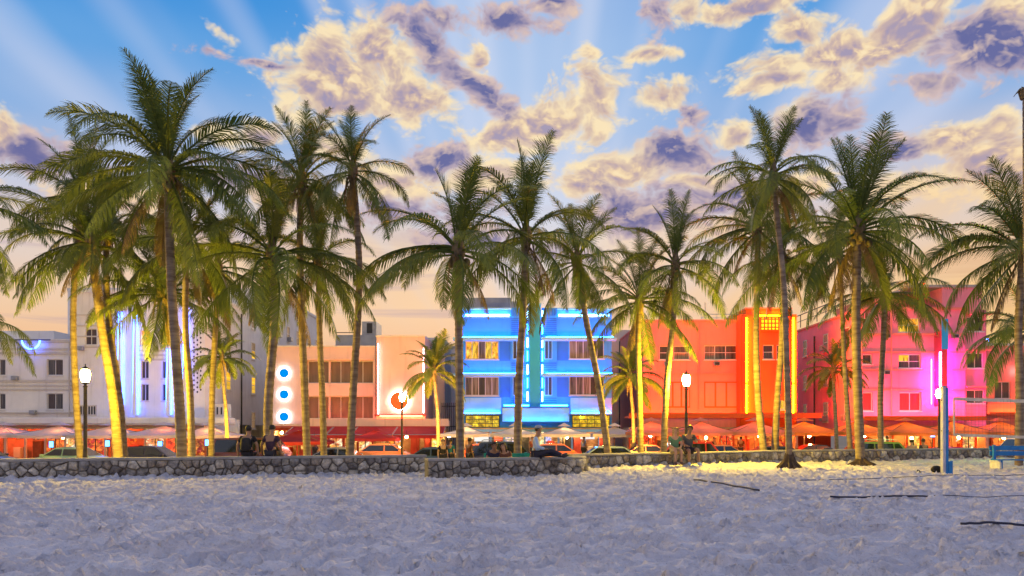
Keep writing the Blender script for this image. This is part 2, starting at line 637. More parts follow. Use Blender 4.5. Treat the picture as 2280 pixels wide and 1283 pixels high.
def sand_sheet():
    xs = np.concatenate([[-2000, -600, -200, -80, -45], np.arange(-32, -14, 0.16), np.arange(-14, 14, 0.055), np.arange(14, 30, 0.14), [34, 45, 80, 200, 600, 2000]])
    ys = np.concatenate([[-2000, -500, -120, -30, -8, 0, 3], np.arange(5, 15, 0.045), np.arange(15, 26, 0.09), np.arange(26, 41, 0.16), [41.5, 43]])
    X, Y = np.meshgrid(xs, ys)
    near = np.clip((Y - 3) / 3, 0, 1) * (np.abs(X) < 33)
    Z = (vnoise(X / 4.1, Y / 4.1, 1) * .10 + vnoise(X / 1.3 + 9, Y / 1.3, 2) * .05 + vnoise(X / .48 + 5, Y / .48, 3) * .055
         + vnoise(X / .2, Y / .2, 4) * .07) * near
    rg = np.random.RandomState(5)
    for i in range(34000):
        cx_, cy_ = rg.uniform(-27, 27), 5 + 35 * rg.rand() ** 1.3
        if abs(cx_) > cy_ * .68 + 2:
            continue
        a = rg.uniform(0, pi)
        r1, r2 = rg.uniform(.10, .18), rg.uniform(.05, .09)
        dep = rg.uniform(.03, .085)
        i0, i1 = np.searchsorted(xs, [cx_ - .42, cx_ + .42])
        j0, j1 = np.searchsorted(ys, [cy_ - .42, cy_ + .42])
        dx, dy = X[j0:j1, i0:i1] - cx_, Y[j0:j1, i0:i1] - cy_
        u = (dx * cos(a) + dy * sin(a)) / r1
        v = (-dx * sin(a) + dy * cos(a)) / r2
        q = u * u + v * v
        Z[j0:j1, i0:i1] += -dep * np.exp(-q ** 1.7) + dep * .5 * np.exp(-(np.sqrt(q) - 1.45) ** 2 * 6.0)
    # behind the wall the ground drops to the level of the street
    back = np.clip((Y - wall_y(X) - 0.6) / 6.0, 0, 1)
    Z = Z * (1 - back) - back * 1.25
    Z += 0.05 * np.exp(-((Y - wall_y(X)) / 0.7) ** 2)
    nx, ny = len(xs), len(ys)
    verts = np.stack([X.ravel(), Y.ravel(), Z.ravel()], 1)
    idx = np.arange(nx * ny).reshape(ny, nx)
    quads = np.stack([idx[:-1, :-1].ravel(), idx[:-1, 1:].ravel(), idx[1:, 1:].ravel(), idx[1:, :-1].ravel()], 1)
    me = bpy.data.meshes.new("beach_sand")
    me.vertices.add(len(verts)); me.vertices.foreach_set('co', verts.ravel())
    me.loops.add(quads.size); me.loops.foreach_set('vertex_index', quads.ravel())
    me.polygons.add(len(quads)); me.polygons.foreach_set('loop_start', np.arange(0, quads.size, 4))
    me.polygons.foreach_set('loop_total', np.full(len(quads), 4))
    me.update(); me.validate()
    me.polygons.foreach_set('use_smooth', [True] * len(quads))
    o = bpy.data.objects.new("beach_sand", me)
    o['kind'] = 'structure'
    return link(o), (xs, ys, Z)


def sand_mat():
    m = bpy.data.materials.new('sand')
    m.use_nodes = True
    S.nt = m.node_tree
    b = S.nt.nodes['Principled BSDF']
    o = S.nt.nodes.new('ShaderNodeTexCoord').outputs['Object']
    c = mixc(noise(o, 1.1, 5, 0.6).step(0.3, 0.7), lin('c6c4cf'), lin('e2e0e8'))
    c = mixc(noise(o, 9.0, 4, 0.7).step(0.5, 0.75) * 0.5, c, lin('a5a2ac'))
    c = mixc(noise(o, 38.0, 2, 0.6).step(0.66, 0.74) * 0.55, c, lin('6e625a'))
    S.nt.links.new(c, b.inputs['Base Color'])
    b.inputs['Roughness'].default_value = 0.95
    b.inputs['Specular IOR Level'].default_value = 0.15
    bn = S.nt.nodes.new('ShaderNodeBump')
    bn.inputs['Strength'].default_value = 1.0
    bn.inputs['Distance'].default_value = 0.045
    h = noise(o, 16.0, 5, 0.65) + noise(o, 5.0, 3, 0.5) * 1.2
    S.nt.links.new(h.s, bn.inputs['Height'])
    S.nt.links.new(bn.outputs[0], b.inputs['Normal'])
    return m


sand, SG = sand_sheet()
sand.data.materials.append(sand_mat())


def sand_z(x, y):
    xs, ys, Z = SG
    i, j = min(len(xs) - 1, np.searchsorted(xs, x)), min(len(ys) - 1, np.searchsorted(ys, y))
    return float(Z[j, i])


# ---------------------------------------------------------------- park lawn, road and pavements behind the wall
def sheet(name, x0, x1, y0, y1, z, m, th=0.0):
    if th > 0:
        o = MB().box(x0, x1, y0, y1, z - th, z).build(name, m)
    else:
        o = mesh_obj(name, [(x0, y0, z), (x1, y0, z), (x1, y1, z), (x0, y1, z)], [(0, 1, 2, 3)], m)
    o['kind'] = 'structure'
    return o


M_asphalt = mat('asphalt', (0.05, 0.05, 0.052), 0.75, 0.25, 2.0, 0.3, 90)
M_pave = mat('pavement_concrete', (0.36, 0.33, 0.31), 0.85, 0.12, 1.2, 0.2, 30)
M_kerb = mat('kerb_concrete', (0.42, 0.40, 0.38), 0.85, 0.12, 2.0, 0.2, 30)
M_paint = mat('road_paint', (0.75, 0.74, 0.70), 0.7, 0.1, 5.0)
M_grass = mat('lawn_green', (0.05, 0.085, 0.022), 0.95, 0.4, 1.5, 0.8, 60)
sheet('ground', -3000, 3000, 38, 4000, -1.30, mat('dry_ground', (0.2, 0.18, 0.15), 0.95, 0.2, 0.2))
sheet('park_lawn', -300, 300, 32, 40.2, -1.05, M_grass)
sheet('beach_pavement', -300, 300, 39.6, 41.6, -0.83, M_pave, 0.3)
sheet('beach_kerb', -300, 300, 41.6, 41.85, -0.82, M_kerb, 0.3)
sheet('road', -300, 300, 41.85, 54.5, STREET, M_asphalt)
sheet('hotel_kerb', -300, 300, 54.5, 54.75, -0.81, M_kerb, 0.3)
sheet('hotel_pavement', -300, 300, 54.75, 75, -0.82, M_pave, 0.3)
sheet('lane_marking', -200, 200, 48.1, 48.22, STREET + 0.004, M_paint)

# ---------------------------------------------------------------- stone walls: mortar core, cap and each stone
def clip_poly(poly, a, b, c):
    """keep the side where a*x+b*y<=c"""
    out = []
    for i in range(len(poly)):
        p, q = poly[i], poly[(i + 1) % len(poly)]
        dp, dq = a * p[0] + b * p[1] - c, a * q[0] + b * q[1] - c
        if dp <= 0:
            out.append(p)
        if dp * dq < 0:
            t = dp / (dp - dq)
            out.append((p[0] + (q[0] - p[0]) * t, p[1] + (q[1] - p[1]) * t))
    return out


M_mortar = mat('wall_mortar', (0.17, 0.16, 0.15), 0.95, 0.3, 4.0, 0.6, 40)
M_cap = mat('wall_cap_concrete', (0.30, 0.29, 0.29), 0.9, 0.2, 2.0, 0.4, 40)
M_stones = [mat('coral_rock_%d' % i, c, 0.95, 0.42, 9.0, 1.0, 26) for i, c in enumerate(
    [(0.34, 0.32, 0.29), (0.25, 0.24, 0.235), (0.41, 0.38, 0.335), (0.27, 0.235, 0.20), (0.50, 0.475, 0.43), (0.18, 0.165, 0.16)])]


def stone_wall(path, H, size, seed, label, frontonly=True):
    rg = random.Random(seed)
    pts = [Vector((p[0], p[1], 0)) for p in path]
    seg = [(pts[i + 1] - pts[i]).length for i in range(len(pts) - 1)]
    cum = [0]
    for s_ in seg:
        cum.append(cum[-1] + s_)
    TH = 0.42

    def at(s_):
        s_ = max(0, min(cum[-1] - 1e-6, s_))
        for i in range(len(seg)):
            if s_ <= cum[i + 1]:
                t = (s_ - cum[i]) / seg[i]
                p = pts[i].lerp(pts[i + 1], t)
                d = (pts[i + 1] - pts[i]).normalized()
                # smooth the direction at the joints
                if t > .5 and i + 1 < len(seg):
                    d = d.lerp((pts[i + 2] - pts[i + 1]).normalized(), t - .5).normalized()
                elif t < .5 and i > 0:
                    d = d.lerp((pts[i] - pts[i - 1]).normalized(), .5 - t).normalized()
                return p, Vector((d.y, -d.x, 0))       # normal towards the camera
    root = empty('stone_wall', (pts[0].x, pts[0].y, 0), label, 'wall')
    off = root.location
    L = cum[-1]
    n = max(6, int(L / 0.6))

    def strip(name, y0, y1, z0, z1, m, wob=0.0):
        vs_, fs_ = [], []
        for i in range(n + 1):
            p, nn = at(L * i / n)
            e = rg.uniform(-wob, wob)
            for (a, z) in ((y0, z0), (y0, z1 + e - .03), (y0 - .04, z1 + e), (y1 + .04, z1 + e), (y1, z1 + e - .03), (y1, z0)):
                vs_.append(p + nn * a + Vector((0, 0, z)) - off)
        for i in range(n):
            for k in range(5):
                a = i * 6 + k
                fs_.append((a, a + 6, a + 7, a + 1))
        fs_.append(tuple(range(5, -1, -1)))
        fs_.append(tuple(n * 6 + k for k in range(6)))
        return mesh_obj(name, vs_, fs_, m, root)
    strip('mortar_core', 0.0, -TH, -0.4, H - 0.05, M_mortar)
    strip('cap', 0.035, -TH - 0.03, H - 0.075, H, M_cap, 0.006)
    # voronoi layout of the stones on the face; coordinates run along the wall and round its near end
    z0, z1 = -0.10, H - 0.07
    sites = []
    rows = max(2, round((z1 - z0) / size))
    for r in range(rows):
        s_ = rg.uniform(0, size)
        while s_ < L:
            sites.append((s_ + rg.uniform(-.25, .25) * size, z0 + (r + .5 + rg.uniform(-.48, .48)) * (z1 - z0) / rows))
            s_ += size * rg.uniform(.6, 1.9)
    for i, (sx_, sz_) in enumerate(sites):
        poly = [(max(0, sx_ - size * 1.2), z0), (min(L, sx_ + size * 1.2), z0), (min(L, sx_ + size * 1.2), z1), (max(0, sx_ - size * 1.2), z1)]
        for j, (ox, oz) in enumerate(sites):
            if j == i or abs(ox - sx_) > size * 3:
                continue
            a, b = ox - sx_, oz - sz_
            poly = clip_poly(poly, a, b, a * (ox + sx_) / 2 + b * (oz + sz_) / 2)
            if len(poly) < 3:
                break
        if len(poly) < 3:
            continue
        cx_ = sum(p[0] for p in poly) / len(poly)
        cz_ = sum(p[1] for p in poly) / len(poly)
        # round the corners by subdividing and pulling in
        ring = []
        for k in range(len(poly)):
            p, q = poly[k], poly[(k + 1) % len(poly)]
            for t in (0.13, 0.87):
                ring.append((p[0] + (q[0] - p[0]) * t, p[1] + (q[1] - p[1]) * t))
        gap = rg.uniform(.85, .94)
        dep = rg.uniform(.045, .10)
        vs_, fs_ = [], []
        levels = [(gap, -.02), (gap * .97, dep * .55), (gap * .74, dep * .92), (gap * .35, dep)]
        for g, d in levels:
            for (s_, z) in ring:
                ss, zz = cx_ + (s_ - cx_) * g, cz_ + (z - cz_) * g
                jj = rg.uniform(-.012, .012)
                p, nn = at(ss)
                vs_.append(p + nn * (d + jj) + Vector((0, 0, zz + rg.uniform(-.006, .006))) - off)
        p, nn = at(cx_)
        vs_.append(p + nn * (dep * rg.uniform(.9, 1.12)) + Vector((0, 0, cz_)) - off)
        m_ = len(ring)
        for l in range(len(levels) - 1):
            for k in range(m_):
                k2 = (k + 1) % m_
                fs_.append((l * m_ + k, l * m_ + k2, (l + 1) * m_ + k2, (l + 1) * m_ + k))
        for k in range(m_):
            fs_.append(((len(levels) - 1) * m_ + k, (len(levels) - 1) * m_ + (k + 1) % m_, len(vs_) - 1))
        o = mesh_obj('stone', vs_, fs_, rg.choice(M_stones), root, True)
    return root


stone_wall(WALL_L, 0.60, 0.21, 11, 'low rubble stone wall, the long left stretch below the white hotel')
stone_wall(WALL_M, 0.55, 0.21, 12, 'short rubble stone wall in front of the gap, nearest the middle')
stone_wall(WALL_R, 0.55, 0.25, 13, 'low rubble stone wall, the right stretch behind the leaning palms')

# ---------------------------------------------------------------- coconut palms
def frond_mat(name, c1, c2):
    m = bpy.data.materials.new(name)
    m.use_nodes = True
    S.nt = m.node_tree
    b = S.nt.nodes['Principled BSDF']
    o = S.nt.nodes.new('ShaderNodeTexCoord').outputs['Object']
    oi = S.nt.nodes.new('ShaderNodeObjectInfo')
    c = mixc(noise(o, 5.0, 3, 0.6).step(0.3, 0.7), c1, c2)
    c = mixc(S(oi.outputs['Random']) * 0.25, c, (0.20, 0.18, 0.04))
    S.nt.links.new(c, b.inputs['Base Color'])
    b.inputs['Roughness'].default_value = 0.5
    b.inputs['Specular IOR Level'].default_value = 0.35
    t = S.nt.nodes.new('ShaderNodeBsdfTranslucent')
    S.nt.links.new(c, t.inputs['Color'])
    mx = S.nt.nodes.new('ShaderNodeMixShader')
    mx.inputs[0].default_value = 0.35
    S.nt.links.new(b.outputs[0], mx.inputs[1])
    S.nt.links.new(t.outputs[0], mx.inputs[2])
    S.nt.links.new(mx.outputs[0], S.nt.nodes['Material Output'].inputs['Surface'])
    return m


M_frond = frond_mat('palm_frond', (0.076, 0.126, 0.025), (0.135, 0.188, 0.038))
M_frond_dry = frond_mat('palm_frond_dry', (0.17, 0.12, 0.05), (0.24, 0.17, 0.08))


def trunk_mat():
    m = bpy.data.materials.new('palm_trunk')
    m.use_nodes = True
    S.nt = m.node_tree
    b = S.nt.nodes['Principled BSDF']
    o = S.nt.nodes.new('ShaderNodeTexCoord').outputs['Object']
    mp = S.nt.nodes.new('ShaderNodeMapping')
    mp.inputs['Scale'].default_value = (1.5, 1.5, 9.0)
    S.nt.links.new(o, mp.inputs[0])
    r = noise(mp.outputs[0], 1.0, 4, 0.6)
    c = mixc(r.step(0.3, 0.7), (0.13, 0.10, 0.085), (0.27, 0.225, 0.19))
    c = mixc(noise(o, 2.0, 3, 0.5).step(0.5, 0.8) * 0.6, c, (0.10, 0.085, 0.07))
    S.nt.links.new(c, b.inputs['Base Color'])
    b.inputs['Roughness'].default_value = 0.9
    b.inputs['Specular IOR Level'].default_value = 0.2
    bn = S.nt.nodes.new('ShaderNodeBump')
    bn.inputs['Strength'].default_value = 0.7
    bn.inputs['Distance'].default_value = 0.03
    S.nt.links.new((r + noise(o, 22.0, 3, 0.6) * 0.5).s, bn.inputs['Height'])
    S.nt.links.new(bn.outputs[0], b.inputs['Normal'])
    return m


M_trunk = trunk_mat()
M_sheath = mat('palm_sheath', (0.16, 0.12, 0.07), 0.9, 0.4, 8.0, 0.6, 30)
M_nut = mat('coconut_husk', (0.14, 0.12, 0.05), 0.7, 0.3, 6.0)


def frond_mesh(elev, droop, seed, hang, dry=False, wide=1.0, NL=88):
    """unit-length frond leaving the crown along +X at `elev` degrees and arching over by `droop` degrees"""
    rg = random.Random(seed)
    n = 22
    pts, tans = [Vector((0, 0, 0))], []
    side = rg.uniform(-0.12, 0.12)
    for i in range(n):
        t = (i + .5) / n
        th = radians(elev - droop * (t ** 1.35))
        a = side * t * 2.2
        d = Vector((cos(th) * cos(a), cos(th) * sin(a), sin(th)))
        tans.append(d)
        pts.append(pts[-1] + d / n)
    mb = MB()
    mb.tube(pts[::2] if n % 2 == 0 else pts, [0.011 * (1 - .88 * i / (n / 2)) + .0012 for i in range(n // 2 + 1)], 4, False)
    for i in range(NL):
        t = 0.13 + 0.87 * (i + rg.uniform(-.3, .3)) / NL
        t = min(max(t, .13), .995)
        k = min(n - 1, int(t * n))
        p = pts[k].lerp(pts[k + 1], t * n - k)
        T = tans[k]
        sd_ = T.cross(Vector((0, 0, 1)))
        if sd_.length < .1:
            sd_ = Vector((0, 1, 0))
        sd_.normalize()
        up = sd_.cross(T)
        prof = (0.45 + 0.85 * sin(pi * min(1, (t - .05) * .95)) ** .8) * (1 - .62 * max(0, t - .72) / .28)
        for s_ in (-1, 1):
            if rg.random() < .05:
                continue
            ln = 0.168 * prof * rg.uniform(.82, 1.12)
            fw = 0.62 + .55 * t + rg.uniform(-.12, .12)
            vv = (0.30 - hang * 1.0) + rg.uniform(-.13, .13)
            d = (T * fw + sd_ * s_ * (1.0 - .35 * hang) + up * vv)
            d.normalize()
            d2 = (d + Vector((0, 0, -1)) * (0.42 + .9 * hang + rg.uniform(-.1, .25))).normalized()
            w = 0.0065 * wide * (1.0 if t < .8 else .75)
            wd = T.cross(d).cross(d)
            if wd.length < .01:
                wd = T.copy()
            wd = (T - d * T.dot(d))
            if wd.length < .05:
                wd = up.copy()
            wd.normalize()
            m1 = p + d * ln * .5
            tip = m1 + d2 * ln * .55
            mb.add([p - wd * w * .5, p + wd * w * .5, m1 + wd * w * .62, m1 - wd * w * .62, tip], [(0, 1, 2, 3), (3, 2, 4)])
    me = bpy.data.meshes.new('frond')
    me.from_pydata([tuple(v) for v in mb.v], [], mb.f)
    me.materials.append(M_frond_dry if dry else M_frond)
    me.update()
    return me


FR = []      # (elevation, mesh)
for ei, (e, dr, hg) in enumerate([(86, 22, .0), (80, 34, .02), (72, 48, .05), (62, 66, .10), (50, 80, .18), (38, 88, .28), (24, 90, .38), (10, 84, .5), (-6, 72, .6), (-24, 56, .7), (-44, 36, .75)]):
    for k in range(2):
        FR.append((e, frond_mesh(e, dr * (0.85 + .3 * k), 100 + ei * 7 + k, hg)))
FRB = [(e, frond_mesh(e, dr, 300 + e, hg, False, 2.3, 54)) for (e, dr, hg) in [(84, 24, .0), (72, 48, .05), (56, 72, .14), (38, 88, .28), (20, 90, .4), (2, 78, .52), (-20, 58, .65)]]
FR_DRY = [frond_mesh(-48, 34, 900, .8, True), frond_mesh(-62, 20, 901, .8, True)]


def trunk_mesh(ctrl, r0, r1, seed, flare=1.0):
    """swept trunk with leaf-scar rings; ctrl are world points relative to the base"""
    rg = random.Random(seed)
    P_ = [Vector(c) for c in ctrl]

    def cr(t):
        k = t * (len(P_) - 1)
        i = min(int(k), len(P_) - 2)
        f = k - i
        p0, p1, p2, p3 = P_[max(i - 1, 0)], P_[i], P_[i + 1], P_[min(i + 2, len(P_) - 1)]
        return 0.5 * ((2 * p1) + (p2 - p0) * f + (2 * p0 - 5 * p1 + 4 * p2 - p3) * f * f + (3 * p1 - p0 - 3 * p2 + p3) * f ** 3)
    L = sum((P_[i + 1] - P_[i]).length for i in range(len(P_) - 1))
    n = max(30, int(L / 0.075))
    pts, rs = [], []
    for i in range(n + 1):
        t = i / n
        pts.append(cr(t))
        r = r1 + (r0 - r1) * (1 - t) ** 1.3
        h = t * L
        r *= 1 + flare * .75 * exp(-h / .28)
        r *= 1 + (.045 if i % 2 else -.03) + rg.uniform(-.02, .02)
        rs.append(r)
    mb = MB()
    mb.tube(pts, rs, 11)
    return mb


def palm(label, D, base, trunk_px, crown, L, nf, seed, r0=.17, r1=.12, bz=None, lo=-50, hi=84, spread=0.82, nuts=0, group='coconut palms along the beach wall', extra=(), dry=2, tilt=0.0, top=0.48):
    """base=(px,py): foot; trunk_px: further points of the stem on the way up; crown=(px,py): where the fronds spring"""
    rg = random.Random(seed)
    nf = int(nf * 1.02)
    b = PT(base[0], base[1], D)
    if bz is not None:
        b.z = bz
    root = empty('palm_tree', b, label, 'palm tree', group)
    cw = PT(crown[0], crown[1], D)
    pts = [Vector((0, 0, -.25))]
    allp = [PT(q[0], q[1], D) for q in trunk_px] + [cw]
    bow = rg.uniform(-.5, .5)
    H = cw.z - b.z
    pts.append(Vector((0, 0, 0.02)))
    for q in allp:
        h = (q.z - b.z) / H
        pts.append(q - b + Vector((0, bow * sin(pi * h) * .5, 0)))
    mb = trunk_mesh(pts, r0 * .88, r1 * .88, seed)
    mb.build('trunk', M_trunk, root, True)
    c = pts[-1]
    sh = MB()
    sh.lathe([(r1 * .95, -.55), (r1 * 1.25, -.3), (r1 * 1.7, -.05), (r1 * 1.5, .2), (r1 * .8, .5), (r1 * .25, .85)], c, 9)
    for k in range(7):
        a = rg.uniform(0, 2 * pi)
        d = Vector((cos(a), sin(a), 0))
        sh.tube([c + d * r1 * .9 + Vector((0, 0, -.1)), c + d * r1 * 2.0 + Vector((0, 0, -.25)), c + d * r1 * 3 + Vector((0, 0, -.75 - rg.random() * .5))], [.05, .035, .012], 4)
    sh.build('crown_sheath', M_sheath, root, True)
    for k in range(nuts):
        a = 2 * pi * k / nuts + rg.random()
        q = c + Vector((cos(a) * r1 * 2.3, sin(a) * r1 * 2.3, -.32 - rg.random() * .25))
        MB().ball(q, .13, 8, 6, 1, 1, 1.2).build('coconut', M_nut, root, True)

    bank = FRB if L < 2.7 and D > 40 else FR

    def put(me, azm, ln, roll, zoff, dz=0.0):
        o = bpy.data.objects.new('frond', me)
        o.parent = root
        o.location = c + Vector((cos(azm) * r1 * .5, sin(azm) * r1 * .5, zoff))
        o.rotation_euler = Euler((roll, dz, azm), 'XYZ')
        o.scale = (ln, ln * rg.uniform(.85, 1.15), ln * rg.uniform(.92, 1.06))
        link(o)
    a0 = rg.uniform(0, 2 * pi)
    for i in range(nf):
        t = i / (nf - 1)
        e = hi + (lo + 9 - hi) * (t ** (1.0 / spread))
        # a young upright tuft at the heart, then fronds that arch and hang
        if t < top * .55:
            e = rg.uniform(70, 86)
        azm = a0 + i * 2.39996 + rg.uniform(-.3, .3)
        cand = sorted(bank, key=lambda q: abs(q[0] - e - rg.uniform(-7, 7)))[:2]
        ln = L * .95 * (0.80 + .3 * min(1, t * 2.2)) * rg.uniform(.9, 1.08)
        put(rg.choice(cand)[1], azm, ln, rg.uniform(-.28, .28), .32 - .45 * t, tilt * cos(azm) * 0 + rg.uniform(-.07, .07))
    for (azd, e, ln) in extra:
        me = min(FR, key=lambda q: abs(q[0] - e))[1]
        put(me, radians(azd), L * ln, rg.uniform(-.15, .15), .1)
    for i in range(dry):
        put(FR_DRY[i % 2], rg.uniform(0, 6.28), L * rg.uniform(.5, .75), 0, -.25)
    return root


GZ = -0.55     # ground just behind the wall
palm('tallest coconut palm, high plume of fronds standing far above the white hotel', 25.5, (408, 1012), [(403, 900), (390, 700), (380, 520)], (374, 385), 4.0, 31, 1, .21, .15, GZ, lo=-42, nuts=4, extra=[(150, 50, 1.05), (35, 50, 1.1), (0, 10, 1.1), (180, 10, 1.15), (-30, -5, 1.2)])
palm('palm with bright yellow lamp-lit curved trunk beside the left street lamp', 31.0, (266, 1016), [(248, 900), (222, 740), (207, 610)], (203, 545), 3.7, 22, 2, .24, .15, GZ, lo=-46, extra=[(180, 0, 1.1), (170, -20, 1.1), (200, 24, 1.1)])
palm('palm with thin dark trunk just left of the glowing lamp post', 33.0, (182, 1016), [(172, 880), (167, 700), (174, 540)], (180, 440), 3.6, 20, 3, .17, .12, GZ, lo=-40)
palm('palm with dark trunk close behind the yellow-lit one', 32.2, (280, 1014), [(268, 880), (246, 720), (238, 600)], (240, 520), 3.4, 18, 4, .19, .13, GZ, lo=-40)
palm('low bright yellow-green palm lit from below behind the tallest trunk', 32.0, (404, 1012), [(394, 860), (382, 740)], (360, 655), 3.6, 20, 5, .18, .14, GZ, lo=-35, hi=70, extra=[(180, 10, 1.05), (0, 10, 1.05), (200, 24, 1.0)])
palm('palm with slim dark trunk touching the right side of the tallest one', 29.0, (428, 1012), [(420, 880), (410, 740), (412, 620)], (418, 545), 3.5, 20, 6, .16, .12, GZ, lo=-38)
palm('small yellow-lit palm standing beside the perforated hotel tower', 50.0, (508, 1000), [(505, 930), (498, 850)], (494, 800), 2.5, 26, 7, .16, .11, -0.82, lo=-35, hi=76, group='small palms in front of the hotels', dry=0)
palm('dark drooping palm behind the two men sitting on the wall', 27.0, (598, 1015), [(600, 900), (612, 740), (610, 640)], (606, 575), 3.9, 22, 8, .20, .14, GZ, lo=-48, hi=76, extra=[(180, 24, 1.1), (0, 10, 1.15), (15, -6, 1.1)])
palm('palm with straight trunk right of the three blue neon rings', 30.0, (686, 1013), [(680, 900), (672, 700), (668, 520)], (672, 405), 3.3, 22, 9, .19, .13, GZ, lo=-44, nuts=3)
palm('short-crowned palm whose trunk stands before the beige hotel windows', 31.0, (722, 1013), [(718, 900), (712, 760)], (708, 585), 3.2, 18, 10, .17, .12, GZ, lo=-46, hi=72)
palm('slender bowed palm with small round crown left of the open sky', 28.5, (776, 1011), [(786, 880), (800, 640), (794, 480)], (786, 385), 2.55, 24, 11, .20, .11, GZ, lo=-60, hi=82)
palm('small orange-lit palm beside the round neon sign', 50.0, (976, 1000), [(975, 930), (970, 870)], (966, 828), 2.65, 26, 12, .15, .11, -0.82, lo=-40, hi=84, group='small palms in front of the hotels', dry=0)
palm('large palm with upright fan at the left corner of the blue hotel', 25.5, (1026, 1020), [(1024, 880), (1022, 720)], (1020, 560), 3.6, 22, 13, .16, .14, GZ, lo=-34, extra=[(180, 10, 1.05), (185, -6, 1.1), (165, 50, 1.0)], nuts=3)
palm('palm with gently curved trunk in front of the blue hotel column', 28.0, (1152, 1004), [(1155, 860), (1164, 700)], (1171, 530), 3.6, 20, 14, .19, .13, GZ, lo=-36, extra=[(35, 50, 1.1), (150, 62, 1.0)])
palm('leaning palm crossing the right windows of the blue hotel', 30.5, (1360, 1006), [(1338, 880), (1304, 700)], (1285, 585), 3.0, 20, 15, .19, .12, GZ, lo=-48, hi=82)
palm('yellow-green palm with straight lit trunk right of the blue hotel', 33.5, (1428, 1005), [(1424, 900), (1421, 760)], (1424, 672), 3.2, 22, 16, .16, .13, GZ, lo=-40, hi=86, extra=[(0, 10, 1.15), (180, 10, 1.0)])
palm('palm leaning behind the seated couple with a dark plume above', 32.0, (1476, 1004), [(1484, 860), (1500, 700)], (1504, 592), 3.1, 20, 17, .17, .12, GZ, lo=-42, extra=[(135, 62, 1.1)])
palm('tall slender palm growing in the sand before the orange neon tower', 27.6, (1757, 1043), [(1752, 900), (1742, 650), (1728, 480)], (1722, 395), 2.55, 22, 18, .155, .10, 0.02, lo=-46, hi=74, extra=[(0, 24, 1.0), (180, 24, 1.0)], dry=3)
palm('stout palm growing in the sand with brown sheaths under a wide crown', 31.0, (1916, 1034), [(1912, 880), (1908, 700)], (1910, 515), 4.3, 26, 19, .22, .18, 0.02, lo=-34, nuts=6, extra=[(38, 50, 1.12), (4, 24, 1.15), (130, 72, 1.0), (180, 10, .95)], dry=4)
palm('palm with yellow-lit trunk bent at its foot by the red tower', 34.5, (1706, 998), [(1692, 900), (1687, 760), (1688, 620)], (1686, 510), 3.7, 22, 20, .21, .14, GZ, lo=-46, extra=[(180, 24, 1.1), (170, 0, 1.1)])
palm('palm with yellow-edged trunk seen between the red neon tubes', 35.0, (1722, 998), [(1728, 900), (1738, 760), (1742, 660)], (1742, 580), 3.5, 18, 21, .19, .13, GZ, lo=-48, hi=60)
palm('thin dark palm touching the left side of the stout one', 36.0, (1896, 998), [(1890, 900), (1882, 760), (1876, 650)], (1870, 570), 3.3, 18, 22, .15, .10, GZ, lo=-48, hi=62)
palm('mid-height palm before the yellow-lit window of the pink hotel', 37.5, (1962, 998), [(1965, 880), (1970, 760)], (1970, 660), 3.4, 22, 23, .17, .13, GZ, lo=-40, hi=60, extra=[(0, 10, 1.0), (-8, -6, 1.15), (180, 10, 1.1), (60, 80, .9)])
palm('small reddish palm against the orange side wall of the pink hotel', 54.0, (1864, 1000), [(1862, 930), (1858, 870)], (1856, 825), 2.5, 24, 24, .17, .12, -0.82, lo=-30, hi=84, group='small palms in front of the hotels', dry=0)
palm('broad palm crown at the right edge above the volleyball net', 30.0, (2268, 1010), [(2268, 880), (2266, 720)], (2278, 560), 4.0, 24, 25, .18, .14, GZ, lo=-44, extra=[(180, 38, 1.1), (180, 10, 1.1), (190, 24, 1.05)])
palm('lower palm at the right edge behind the blue bench', 36.0, (2288, 1000), [(2284, 900), (2288, 800)], (2296, 735), 3.6, 20, 26, .24, .16, GZ, lo=-42, hi=70, extra=[(180, 24, 1.0), (180, 0, 1.05)])
palm('palm mostly outside the left edge, only frond tips reaching in', 27.0, (-70, 1012), [(-80, 880), (-90, 640)], (-110, 470), 3.4, 20, 27, .2, .14, GZ, lo=-40, extra=[(0, 38, 1.0), (5, 10, 1.1)])
palm('low palm at the left edge with fronds hanging over the white wing', 34.0, (-40, 1012), [(-42, 900), (-48, 800)], (-50, 720), 3.0, 16, 28, .2, .14, GZ, lo=-40, hi=60)
palm('small yellow palm in the gap between the blue and the pink hotel', 52.0, (1412, 1000), [(1410, 930), (1406, 880)], (1404, 840), 2.65, 26, 29, .16, .11, -0.82, lo=-42, hi=76, group='small palms in front of the hotels', dry=0)
palm('dense dark palm in the thicket between the tallest trunk and the dark drooping one', 33.5, (470, 1010), [(472, 880), (480, 720)], (486, 600), 3.3, 20, 30, .16, .12, GZ, lo=-44, hi=70)

# root mounds of the two palms that grow in the sand
for (px, py, D, rr, hh, sd_) in ((1757, 1043, 27.6, .42, .55, 5), (1916, 1034, 31.0, .50, .30, 6)):
    rg = random.Random(sd_)
    b_ = PT(px, py, D)
    own = min((o for o in bpy.data.objects if o.name.startswith('palm_tree')), key=lambda o: (o.location - Vector((b_.x, D, .02))).length)
    mb = MB()
    for k in range(46):
        a = 2 * pi * k / 46 + rg.uniform(-.1, .1)
        q = rg.uniform(.75, 1.15)
        d = Vector((cos(a), sin(a), 0))
        mb.tube([d * .10 + Vector((0, 0, hh * rg.uniform(.7, 1.1))), d * rr * .45 * q + Vector((0, 0, hh * .42)), d * rr * q + Vector((0, 0, .0)), d * rr * 1.12 * q + Vector((0, 0, -.12))], [.05, .05, .035, .02], 5)
    mb.build('root_mound', mat('palm_roots', (.07, .05, .04), .95, .35, 8, .6, 30), own)

